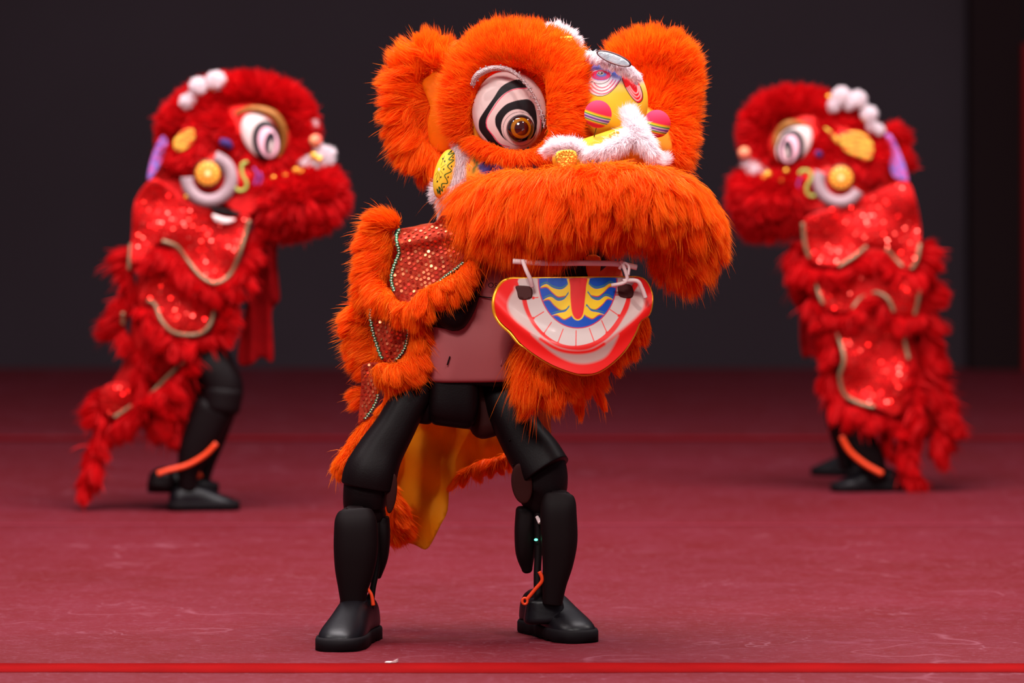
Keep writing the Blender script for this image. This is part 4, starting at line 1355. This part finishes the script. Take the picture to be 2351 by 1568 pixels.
def back_lion(side, Y0, d):
    """d: picture outlines of one red lion; side in words"""
    S = (Y0 - YC) / F
    hd = Root('lion_mask', d['labels'][0], 'costume head', tuple(W(*d['neck'], Y0)))
    cp = Root('lion_cape', d['labels'][1], 'cape', tuple(W(*d['tail'], Y0)))
    rb = Root('humanoid_robot', d['labels'][2], 'robot', (*ground(*d['foot']), 0))
    # head
    mass('face_shell', d['shell'], hd, M['paint'], Y0, voxel=8, paint=d['face_paint'], label='red painted face')
    fur('brow_fur', d['brow'], hd, RF, Y0, 12000, 26, clump=(26, .25), comb=radial(*d['eye'][:2], Y0, k=.8), **rk)
    fur('cheek_fur', d['cheek_fur'], hd, RF, Y0, 6000, 24, clump=(26, .25), **rk)
    fur('muzzle_fur', d['muzzle'], hd, RF, Y0, 13000, 36, clump=(30, .35), comb=radial(*d['muz_c'], Y0, k=.5, down=.35), **rk, label='red fur of the upper lip')
    ex, ey, rx, ry, an, eY = d['eye']
    o, f, b = dome(ex, ey, rx, ry, Y0 + eY, 14 * S, an)
    ca, sa = math.cos(an), math.sin(an)
    sg = d['sg']

    def ep(x, y):
        p = Paint(x, y, WHITE)
        px_, py_, k_ = d['pupil']
        p.ell(px_, py_, 34 * k_, 49 * k_, BLACK, 2, ang=-.2 * sg)
        p.ell(px_ + 3 * sg, py_ + 2, 23 * k_, 36 * k_, srgb(245, 185, 200), 2, ang=-.2 * sg)
        p.ell(px_ + 7 * sg, py_ + 4, 13 * k_, 27 * k_, srgb(22, 14, 26), 2, ang=.1 * sg)
        p.ell(px_ + 10 * sg, py_ + 12, 4 * k_, 15 * k_, WHITE, 2, ang=.1 * sg)
        return p.c
    rowplate('eye', o, hd, M['gloss_paint'], f, b, nr=70, nc=60, paint=ep, sm=1, label='white eye with black pupil')
    tube('eye_rim', d['rim'], hd, M['old_gold'], Y0, r=7, label='gold rim beside the eye')
    # cheek: plush ring and gold boss
    cx, cy, ro, ri, a0, a1, cY = d['ring']
    tube('plush_ring', [(cx + (ro + ri) / 2 * math.cos(a), cy + (ro + ri) / 2 * math.sin(a), cY) for a in np.linspace(a0, a1, 16)], hd, M['white_ring'], Y0, r=(ro - ri) / 2, seg=16, sub=3, label='white plush ring on the cheek')
    bx, by, br = d['boss']

    def bp(x, y):
        p = Paint(x, y, srgb(245, 175, 60))
        th = np.arctan2(y - by, x - bx)
        r = np.hypot(x - bx, y - by) / br
        p.mix((r > .86) * 1.0, srgb(90, 40, 20))
        p.mix(((r > .45) & (np.cos(th * 12) > 0.3) & (r < .85)) * .8, srgb(225, 60, 30))
        p.mix(((r > .3) & (r < .42)) * .8, srgb(225, 60, 30))
        p.mix((r < .15) * 1.0, srgb(250, 220, 170))
        return p.c
    o, f, b = dome(bx, by, br, br * 1.04, Y0 + cY - 0.005, 12 * S)
    rowplate('cheek_boss', o, hd, M['gloss_paint'], f, b, nr=50, nc=50, paint=bp, sm=1, label='gold and orange domed boss')
    # ear leaf
    for q in d['ear']:
        ec = np.mean(q, axis=0)

        def erp(x, y):
            p = Paint(x, y, srgb(240, 130, 50))
            v = ((y - ec[1]) - (x - ec[0]) * d['ear_tilt'])
            p.mix((np.sin(v * .40) > .3) * .95, srgb(215, 190, 70))
            p.mix((np.sin(v * .40) < -.6) * .95, srgb(170, 40, 20))
            return p.c
        cloth('ear_lining', q, hd, M['paint'], lambda x, y: Y0 + d['earY'] + .0 * x, step=6, thick=.006, paint=erp, label='gold striped ear lining')
    for q in d['puffs']:
        fur('white_pompom', [[q]], hd, WF, Y0, 800, 7, nw=1, jit=.3, clump=(8, .3), w=3, voxel=5, comb=lambda P, N: N * .2, label='white pompom on the crown')
    spheres_px('gold_bead', [(a, b_, Y0 + c, r_) for a, b_, c, r_ in d['gold']], hd, M['gold'], label='gold trim beads', kind='stuff')
    for q in d['nose_white']:
        fur('white_fur_trim', [q], hd, WF, Y0, 2200, 12, nw=.6, jit=.3, clump=(10, .4), w=3, voxel=6, comb=lambda P, N: N * .1, label='white fur on the snout')
    for a, b_, c, r_ in d['ball']:
        spheres_px('nose_ball', [(a, b_, Y0 + c, r_)], hd, mat('striped_ball', (0.75, .03, .05), .7, noise=(30, (.8, .5, .2), .8)), label='red striped ball on the snout')
    for q in d['crest']:
        def cpnt(x, y):
            p = Paint(x, y, srgb(130, 110, 190))
            v = np.sin(x * .5 + y * .22)
            p.mix((v > .3) * .7, srgb(225, 50, 110))
            p.mix((np.sin(y * .3 - x * .2) > .7) * .7, srgb(60, 70, 170))
            return p.c
        cloth('crest_panel', q, hd, M['paint'], lambda x, y: Y0 - 0.03 + 0.0 * x, step=6, thick=.01, paint=cpnt, label='blue and pink patterned neck panel')
    for q in d['mouth']:
        cloth('mouth', q[0], hd, q[1], lambda x, y, k=q[2]: Y0 + k + 0 * x, step=6, thick=.008)
    tube('face_scroll', d['scroll'], hd, mat('green_scroll', srgb(150, 160, 70), .6), Y0, r=4.2, label='green scroll on the cheek')
    for q in d['scroll2'][-1:]:
        tube('face_spot', q, hd, mat('navy_felt', srgb(50, 20, 90), .8), Y0, r=5, label='navy spot on the cheek')
    for q in d['scroll2'][:-1]:
        tube('face_scroll', q, hd, mat('purple_scroll', srgb(140, 50, 130), .6), Y0, r=3.2, label='purple scroll on the cheek')
    # cape: body, panels, fringes
    mass('cape_body', d['body'], cp, M['red_cloth'], Y0, voxel=9, smooth=6)
    for outl, dy in d['panels']:
        fY = (lambda dy: (lambda x, y: Y0 + dy + 0.012 * np.sin(x * .035 + y * .03) + .006 * np.sin(y * .06 - x * .02)))(dy)
        c_ = cloth('sequin_panel', outl, cp, M['red_cloth'], fY, step=9)
        sequins(c_, outl, fY, M['sequin_red'], 8.0, 3.0, TR, tilt=.45)
    for pts, dy in d['braids']:
        braid_line(pts, lambda x, y, dy=dy: Y0 + dy + 0.012 * math.sin(x * .035 + y * .03) + .006 * math.sin(y * .06 - x * .02), cp, r=4.6, m='braid', beads=False, off=0.012)
    for ch, n, L in d['fringe']:
        ch = [[(p[0], p[1], p[2], p[3] * .82, p[4]) for p in c] for c in ch]
        fur('fur_trim', ch, cp, RF, Y0, int(n * .8), L * 1.3, clump=(30, .68), cw=.9, wave=4, **rk)
    for q, dy in d['ribbons']:
        cloth('ribbon', q, cp, M['red_ribbon'], lambda x, y, dy=dy: Y0 + dy + .012 * np.sin(x * .16), step=7, thick=.006, label='long dark red ribbon')
    # robot
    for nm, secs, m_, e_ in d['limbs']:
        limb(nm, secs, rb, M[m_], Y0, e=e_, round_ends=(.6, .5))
    for pts, r_ in d['rods']:
        tube('link_rod', pts, rb, M['orange_rod'], Y0, r=r_, label='orange linkage rod')
    for he, to, lift in d['shoes']:
        shoe(rb, ground(*he), ground(*to), 0.095, 0.075, lift)


def red_face(x, y):
    return np.tile(np.array(srgb(225, 30, 26)), (len(x), 1))


D = (0, 1, 0)
left = dict(
    sg=1, pupil=(613, 325, 1.0), neck=(480, 520), tail=(330, 900), foot=(460, 1172),
    labels=['red furry lion dance head facing right beside the orange one', 'red sequined cape with ragged fur tail on the robot stepping right', 'black robot legs stepping right beneath a red lion cape'],
    face_paint=red_face,
    shell=[[(470, 330, .05, 80), (560, 300, .05, 85), (640, 330, .03, 60)], [(500, 400, .02, 75), (570, 420, .02, 65)], [(400, 400, .06, 50)]],
    eye=(598, 312, 40, 58, -.55, -0.055),
    rim=[(540, 262, -.05, 5), (580, 250, -.06, 8), (625, 262, -.06, 11), (648, 295, -.05, 11), (650, 330, -.04, 9), (636, 362, -.04, 6)],
    brow=[[(395, 290, .0, 26), (430, 250, .0, 32), (485, 222, .0, 34), (550, 206, .0, 32), (610, 208, .0, 30), (660, 232, -.01, 32), (688, 275, -.01, 32), (690, 320, -.01, 28), (665, 365, -.02, 22), (620, 378, -.03, 14)],
          [(480, 260, .0, 40), (515, 300, -.02, 36), (545, 345, -.03, 24), (590, 378, -.03, 14)]],
    cheek_fur=[[(440, 280, .0, 34, (-.3, .3, 0)), (470, 310, -.03, 26, (0, .6, 0)), (460, 340, -.04, 20, (-.2, .8, 0)), (430, 365, -.04, 22, (-.3, .8, 0)), (405, 370, -.02, 18, (-.5, .6, 0)), (385, 335, .0, 18, (-.6, .3, 0)), (390, 300, .0, 18, (-.6, 0, 0))]],
    muzzle=[[(600, 440, -.02, 36), (650, 460, -.02, 55), (710, 455, -.02, 66), (735, 430, -.01, 48)], [(640, 500, .0, 36), (690, 485, .0, 48)]],
    muz_c=(680, 440),
    ring=(480, 410, 66, 36, -1.3, 3.2, -.075), boss=(477, 398, 32),
    ear=[[(398, 326), (414, 304), (440, 294), (448, 308), (444, 328), (420, 346), (403, 346)]], ear_tilt=-.5, earY=-.06,
    puffs=[(455, 198, -.04, 19), (495, 185, -.04, 21), (428, 234, -.04, 15), (718, 285, -.02, 12), (438, 226, -.04, 12)],
    gold=[(452, 226, -.03, 7), (490, 202, -.04, 9), (524, 190, -.02, 6), (540, 184, -.02, 5), (720, 358, -.06, 9), (733, 365, -.06, 8), (680, 392, -.06, 9), (695, 396, -.06, 9), (628, 408, -.06, 6), (655, 402, -.06, 6), (428, 452, -.08, 6)],
    nose_white=[[(690, 378, -.03, 12), (730, 368, -.04, 14), (752, 352, -.03, 14)], [(745, 365, -.03, 18), (735, 345, -.03, 12)]],
    ball=[(725, 323, -.05, 15)],
    crest=[[(375, 310), (385, 330), (372, 370), (350, 408), (338, 412), (345, 370), (360, 330)]],
    mouth=[([(484, 474), (505, 478), (550, 488), (546, 498), (515, 496), (490, 488)], M['black_matte'], -.09), ([(488, 492), (515, 500), (540, 503), (528, 512), (505, 512), (492, 505)], M['white_plastic'], -.092),
           ([(520, 460), (600, 440), (610, 460), (570, 495), (530, 480)], M['red_cloth'], -.07)],
    scroll=[(568, 372, -.075), (556, 378, -.078), (556, 400, -.08), (566, 420, -.08), (562, 435, -.08), (548, 438, -.08), (540, 430, -.08)],
    scroll2=[[(582, 385, -.07), (590, 400, -.07), (584, 425, -.07)], [(596, 395, -.065), (600, 410, -.065), (592, 430, -.065)], [(505, 325, -.085, 8), (522, 330, -.085, 10), (530, 340, -.08, 6)]],
    body=[[(400, 470, .05, 80), (430, 540, .05, 100), (410, 620, .05, 95), (390, 700, .05, 90), (370, 770, .05, 75), (340, 840, .05, 55), (290, 900, .05, 42), (245, 960, .05, 28)],
          [(480, 520, .05, 70), (470, 620, .04, 70), (440, 720, .04, 65), (400, 820, .04, 45)]],
    panels=[([(350, 410), (310, 460), (303, 530), (302, 610), (340, 580), (375, 553), (405, 566), (432, 600), (462, 635), (495, 650), (530, 628), (552, 575), (575, 500), (520, 490), (440, 470), (390, 430)], -.075),
            ([(345, 640), (320, 690), (345, 690), (370, 735), (400, 765), (455, 768), (482, 748), (500, 700), (520, 655), (460, 660), (400, 630)], -.07),
            ([(236, 890), (265, 878), (300, 885), (312, 915), (300, 935), (262, 958), (238, 945), (230, 915)], -.02)],
    braids=[([(372, 553), (405, 566), (432, 600), (462, 635), (495, 650), (530, 628), (552, 575), (572, 505)], -.075), ([(338, 690), (356, 700), (370, 735), (400, 764), (452, 768), (480, 748), (494, 705), (505, 670)], -.07),
            ([(262, 958), (282, 945), (302, 932)], -.025), ([(300, 560), (298, 590), (296, 620)], -.03), ([(282, 718), (282, 745)], -.03), ([(440, 800), (425, 830), (400, 850), (345, 905)], -.035)],
    fringe=[([[(300, 585, .0, 18, (-.8, .4, 0)), (282, 605, .0, 18, (-1, .4, 0)), (292, 640, -.01, 16, (-.5, 1, 0)), (300, 670, -.01, 14, (-.3, 1, 0))],
              [(300, 690, .0, 18, (-.7, .5, 0)), (280, 720, .0, 20, (-.9, .5, 0)), (272, 760, .0, 18, (-.9, .6, 0)), (290, 790, -.01, 16, (-.3, 1, 0))],
              [(330, 600, -.06, 16, (0, 1, -.1)), (375, 580, -.08, 16, (0, 1, -.1)), (420, 625, -.08, 16, (.1, 1, -.1)), (460, 660, -.08, 16, (.1, 1, -.1)), (500, 668, -.08, 16, (.2, 1, -.1)), (540, 645, -.07, 16, (.5, 1, 0)), (565, 600, -.06, 16, (.8, .8, 0)), (578, 550, -.04, 16, (.9, .6, 0)), (590, 530, -.03, 14, (.9, .5, 0))],
              [(320, 715, -.06, 14, (0, 1, -.1)), (350, 730, -.07, 15, (0, 1, -.1)), (395, 785, -.07, 15, (0, 1, -.1)), (450, 790, -.06, 15, (.3, 1, 0)), (495, 770, -.05, 15, (.6, 1, 0)), (515, 720, -.05, 15, (.8, .8, 0)), (530, 680, -.04, 13, (.9, .6, 0))]], 17000, 36),
            ([[(455, 820, -.04, 12, (.2, 1, 0)), (420, 860, -.05, 12, (.1, 1, 0)), (385, 890, -.05, 12, (0, 1, 0)), (340, 920, -.05, 14, (0, 1, 0)), (300, 955, -.04, 14, (0, 1, 0)), (270, 975, -.03, 12, (0, 1, 0))],
              [(345, 790, -.03, 14, (0, 1, 0)), (320, 850, -.03, 13, (0, 1, 0)), (330, 890, -.03, 12, (0, 1, 0))],
              [(240, 900, .0, 12, (-.8, .6, 0)), (228, 940, .0, 14, (-.7, .8, 0)), (235, 975, .0, 14, (-.4, 1, 0))]], 9000, 40),
            ([[(420, 890, .0, 20, (.1, 1, 0)), (400, 930, .0, 26, (.1, 1, 0)), (385, 960, .0, 26, (.1, 1, 0)), (360, 960, .0, 20, (0, 1, 0))], [(385, 985, .0, 14, (.1, 1, 0)), (395, 1015, .0, 8, (.1, 1, 0))]], 6000, 46),
            ([[(232, 1005, .0, 16, (0, 1, 0)), (215, 1040, .0, 20, (0, 1, 0)), (212, 1080, .0, 18, (0, 1, 0)), (198, 1115, .0, 14, (-.1, 1, 0)), (192, 1130, .0, 10, (0, 1, 0))]], 6000, 34)],
    ribbons=[([(590, 540), (632, 550), (636, 600), (640, 650), (642, 690), (624, 715), (628, 790), (626, 832), (600, 820), (575, 838), (545, 828), (562, 720), (575, 640)], .0), ([(612, 555), (630, 560), (632, 640), (640, 690), (625, 690), (618, 620)], -.02)],
    limbs=[('torso', [(470, 560, .05, 60, 60), (460, 700, .05, 60, 60), (455, 790, .05, 45, 55)], 'white_shell_red_bounce', 4),
           ('thigh', [(470, 790, .02, 42, 46), (490, 840, .0, 46, 48), (512, 885, -.01, 46, 44), (515, 915, -.01, 42, 42)], 'black', 2.6),
           ('thigh', [(450, 800, .12, 40, 44), (445, 870, .12, 44, 44), (450, 920, .12, 38, 40)], 'black', 2.6),
           ('knee', [(512, 900, -.03, 46, 30), (508, 935, -.03, 44, 30)], 'black', 2.2),
           ('shin', [(490, 940, -.01, 48, 42), (468, 990, -.01, 44, 40), (445, 1040, -.01, 36, 36), (432, 1085, -.01, 24, 30), (432, 1120, -.01, 20, 24)], 'black', 2.8),
           ('shin', [(525, 950, .08, 16, 24), (502, 1010, .08, 16, 22), (478, 1070, .08, 14, 20), (462, 1130, .08, 14, 20)], 'black', 2.6),
           ('ankle', [(372, 1095, .0, 28, 28), (370, 1112, .0, 32, 30)], 'black', 2.6)],
    rods=[([(497, 1018, -.06), (470, 1045, -.06), (430, 1068, -.06), (385, 1080, -.06), (362, 1088, -.06)], 6), ([(462, 1088, .04), (440, 1100, .04), (432, 1104, .04)], 7)],
    shoes=[((388, 1173), (546, 1170), 0.0), ((340, 1167), (500, 1166), 0.045)],
)
right = dict(
    sg=-1, pupil=(1816, 340, .9), neck=(1930, 500), tail=(2050, 900), foot=(1990, 1130),
    labels=['red furry lion dance head facing left beyond the orange muzzle', 'long red sequined cape hanging to the floor on the left-facing robot', 'black robot legs with orange rod mostly hidden by a long red cape'],
    face_paint=red_face,
    shell=[[(1790, 330, .05, 60), (1860, 310, .05, 80), (1960, 350, .05, 80)], [(1860, 410, .02, 65), (1930, 420, .02, 75)], [(2020, 400, .06, 55)]],
    eye=(1823, 330, 36, 52, .62, -0.055),
    rim=[(1862, 296, -.05, 4), (1838, 284, -.06, 6), (1808, 285, -.06, 9), (1788, 305, -.05, 9), (1782, 330, -.05, 9), (1786, 355, -.04, 6)],
    brow=[[(1745, 375, -.02, 22), (1735, 330, -.01, 26), (1740, 285, -.01, 30), (1775, 252, -.01, 32), (1830, 240, .0, 32), (1880, 248, .0, 30), (1920, 270, .0, 28), (1960, 290, .0, 24), (1990, 305, .0, 20)],
          [(1885, 290, .0, 34), (1888, 330, -.03, 22), (1860, 365, -.03, 20), (1820, 388, -.03, 14)]],
    cheek_fur=[[(1900, 320, -.02, 24, (0, .5, 0)), (1920, 360, -.04, 20, (.3, .5, 0)), (1955, 388, -.05, 18, (.2, .8, 0)), (1990, 395, -.04, 20, (.4, .8, 0)), (2015, 370, -.03, 20, (.7, .3, 0)), (2018, 330, -.01, 18, (.7, .1, 0)), (1995, 300, .0, 18, (.6, -.3, 0))],
                [(2050, 300, .08, 16, (.8, -.4, 0)), (2070, 320, .08, 12, (.9, -.2, 0)), (2085, 385, .08, 10, (.9, .1, 0))]],
    muzzle=[[(1850, 450, -.02, 30), (1800, 450, -.02, 46), (1745, 450, -.02, 54), (1725, 425, -.01, 34)], [(1800, 490, .0, 36), (1740, 495, .0, 38)]],
    muz_c=(1770, 440),
    ring=(1928, 416, 62, 34, -1.9 - math.pi / 4, -4.4 - 1.4, -.075), boss=(1931, 408, 30),
    ear=[[(1925, 318), (1945, 303), (1975, 303), (2000, 322), (2006, 345), (1996, 368), (1965, 360), (1938, 345)], [(1893, 294), (1905, 298), (1928, 322), (1922, 330)]], ear_tilt=.25, earY=-.085,
    puffs=[(1932, 220, -.04, 20), (1914, 242, -.04, 15), (1969, 228, -.04, 19), (1950, 238, -.04, 14), (1995, 262, -.04, 18), (2003, 290, -.04, 12), (2018, 298, -.04, 11)],
    gold=[(1934, 228, -.05, 7), (1974, 240, -.04, 8), (1902, 222, -.03, 6), (1985, 275, -.04, 6), (1762, 400, -.07, 9), (1752, 408, -.07, 7), (1794, 416, -.07, 7), (1805, 392, -.06, 6)],
    nose_white=[[(1718, 372, -.03, 12), (1732, 390, -.04, 14), (1752, 402, -.04, 11)]],
    ball=[(1709, 352, -.05, 15)],
    crest=[[(2032, 308), (2046, 310), (2062, 340), (2078, 380), (2086, 414), (2075, 416), (2050, 405), (2038, 370), (2030, 335)]],
    mouth=[([(1865, 488), (1895, 478), (1905, 482), (1880, 494)], M['black_matte'], -.09), ([(1830, 455), (1900, 465), (1900, 480), (1850, 485)], M['red_cloth'], -.07)],
    scroll=[(1835, 400, -.075), (1842, 392, -.076), (1858, 394, -.078), (1862, 410, -.08), (1852, 430, -.08), (1856, 448, -.08), (1872, 450, -.08)],
    scroll2=[[(1838, 408, -.07), (1832, 425, -.07), (1840, 440, -.07)], [(1872, 350, -.085, 5), (1880, 354, -.085, 8), (1884, 360, -.08, 5)]],
    body=[[(2000, 470, .05, 72), (1985, 540, .05, 105), (1990, 620, .05, 115), (2000, 700, .05, 110), (2020, 780, .05, 95), (2050, 860, .05, 80), (2080, 930, .05, 65), (2110, 970, .06, 45)],
          [(1930, 520, .05, 70), (1920, 600, .05, 75)], [(1960, 800, .05, 65), (2010, 880, .05, 65), (2060, 950, .05, 55)]],
    panels=[([(1850, 500), (1900, 480), (1990, 452), (2075, 415), (2100, 450), (2114, 520), (2112, 570), (2100, 615), (2068, 612), (2035, 572), (1995, 566), (1960, 590), (1925, 612), (1880, 608), (1856, 590), (1846, 540)], -.085),
            ([(1868, 640), (1885, 690), (1895, 712), (1950, 715), (1975, 685), (2010, 672), (2040, 690), (2055, 720), (2100, 722), (2112, 670), (2090, 640), (1990, 610), (1920, 630)], -.085),
            ([(1905, 735), (1925, 780), (1938, 830), (1930, 870), (1940, 910), (1970, 925), (2010, 935), (2060, 955), (2085, 900), (2080, 820), (2065, 740), (1990, 715)], -.07)],
    braids=[([(1843, 512), (1848, 560), (1858, 592)], -.085), ([(1925, 612), (1960, 590), (1990, 566)], -.085), ([(2035, 572), (2055, 595), (2072, 612)], -.085), ([(2112, 560), (2105, 598), (2092, 618)], -.08),
            ([(1870, 645), (1880, 675), (1890, 698)], -.085), ([(1958, 708), (1978, 682), (2010, 671), (2038, 686), (2052, 716)], -.085), ([(2112, 665), (2106, 700), (2100, 722)], -.08),
            ([(1905, 735), (1925, 775), (1938, 825), (1928, 865), (1938, 905), (1968, 924), (2008, 935)], -.07), ([(2068, 740), (2078, 790), (2086, 825)], -.07)],
    fringe=[([[(1845, 600, -.06, 16, (-.5, 1, 0)), (1855, 640, -.07, 16, (-.3, 1, 0)), (1880, 632, -.09, 14, (0, 1, -.1)), (1930, 635, -.09, 14, (0, 1, -.1)), (1965, 615, -.09, 14, (0, 1, -.1)), (2010, 590, -.09, 15, (0, 1, -.1)), (2050, 620, -.09, 14, (.1, 1, -.1)), (2095, 638, -.08, 14, (.3, 1, 0)), (2118, 600, -.03, 18, (.8, .7, 0)), (2125, 570, .0, 16, (1, .5, 0))],
              [(1830, 560, -.02, 14, (-.5, 1, 0)), (1825, 600, -.02, 14, (-.4, 1, 0)), (1835, 650, -.03, 14, (-.3, 1, 0))],
              [(1870, 690, -.07, 14, (-.5, 1, 0)), (1890, 728, -.08, 14, (-.3, 1, 0)), (1940, 735, -.08, 13, (0, 1, 0)), (1975, 710, -.09, 13, (0, 1, 0)), (2010, 695, -.09, 13, (0, 1, 0)), (2045, 725, -.08, 13, (0, 1, 0)), (2095, 740, -.07, 14, (.2, 1, 0)), (2122, 700, -.02, 18, (.9, .6, 0)), (2135, 650, .0, 16, (1, .5, 0))]], 18000, 34),
            ([[(1895, 745, -.05, 12, (-.6, 1, 0)), (1910, 800, -.06, 13, (-.6, .9, 0)), (1908, 860, -.05, 13, (-.3, 1, 0)), (1920, 915, -.05, 14, (0, 1, 0)), (1950, 942, -.06, 14, (0, 1, 0)), (1990, 955, -.06, 14, (0, 1, 0)), (2030, 965, -.06, 14, (0, 1, 0)), (2060, 980, -.05, 14, (0, 1, 0))]], 8000, 36),
            ([[(2125, 730, .0, 20, (.9, .7, 0)), (2120, 790, .0, 22, (.9, .7, 0)), (2130, 850, .0, 24, (.9, .7, 0)), (2145, 910, .0, 24, (1, .6, 0)), (2165, 950, .0, 22, (.8, .8, 0)), (2170, 990, .0, 20, (.3, 1, 0)), (2150, 1020, .0, 16, (.2, 1, 0)), (2155, 1040, .0, 12, (.9, .5, 0))],
              [(2090, 830, -.05, 14, (0, 1, 0)), (2095, 900, -.05, 16, (0, 1, 0)), (2110, 960, -.04, 18, (0, 1, 0))]], 14000, 38),
            ([[(2090, 1000, -.02, 20, (0, 1, 0)), (2080, 1050, -.02, 24, (0, 1, 0)), (2095, 1090, -.02, 20, (.3, 1, 0)), (2112, 1112, -.02, 16, (.3, 1, 0))], [(2030, 1000, .0, 14, (0, 1, 0)), (2040, 1035, .0, 14, (0, 1, 0))]], 7000, 26)],
    ribbons=[([(1815, 560), (1850, 570), (1862, 640), (1882, 720), (1888, 800), (1882, 826), (1862, 818), (1844, 822), (1836, 780), (1834, 720), (1812, 680), (1806, 630)], .0)],
    limbs=[('torso', [(1970, 560, .06, 60, 60), (1960, 700, .06, 60, 60), (1960, 790, .06, 45, 55)], 'white_shell_red_bounce', 4),
           ('thigh', [(1980, 800, .04, 42, 46), (1960, 850, .03, 44, 46), (1935, 900, .02, 40, 42)], 'black', 2.6),
           ('shin', [(1928, 890, .0, 38, 38), (1935, 940, .0, 42, 40), (1962, 1000, .0, 42, 38), (1995, 1050, .0, 34, 34), (2015, 1095, .0, 24, 26)], 'black', 2.8),
           ('shin', [(1915, 900, .1, 22, 26), (1915, 960, .1, 20, 26), (1930, 1010, .1, 20, 24), (1945, 1070, .1, 16, 22)], 'black', 2.6)],
    rods=[([(1932, 1002, -.06), (1950, 1035, -.06), (1985, 1065, -.06), (2026, 1088, -.06)], 6.5)],
    shoes=[((2068, 1127), (1912, 1129), 0.0), ((1985, 1095), (1870, 1090), 0.0)],
)
back_lion('left', F * CAMH / (1172 - HY) + YC, left)
back_lion('right', F * CAMH / (1129 - HY) + YC, right)

# drop unused data
for me in list(bpy.data.meshes):
    if me.users == 0:
        bpy.data.meshes.remove(me)
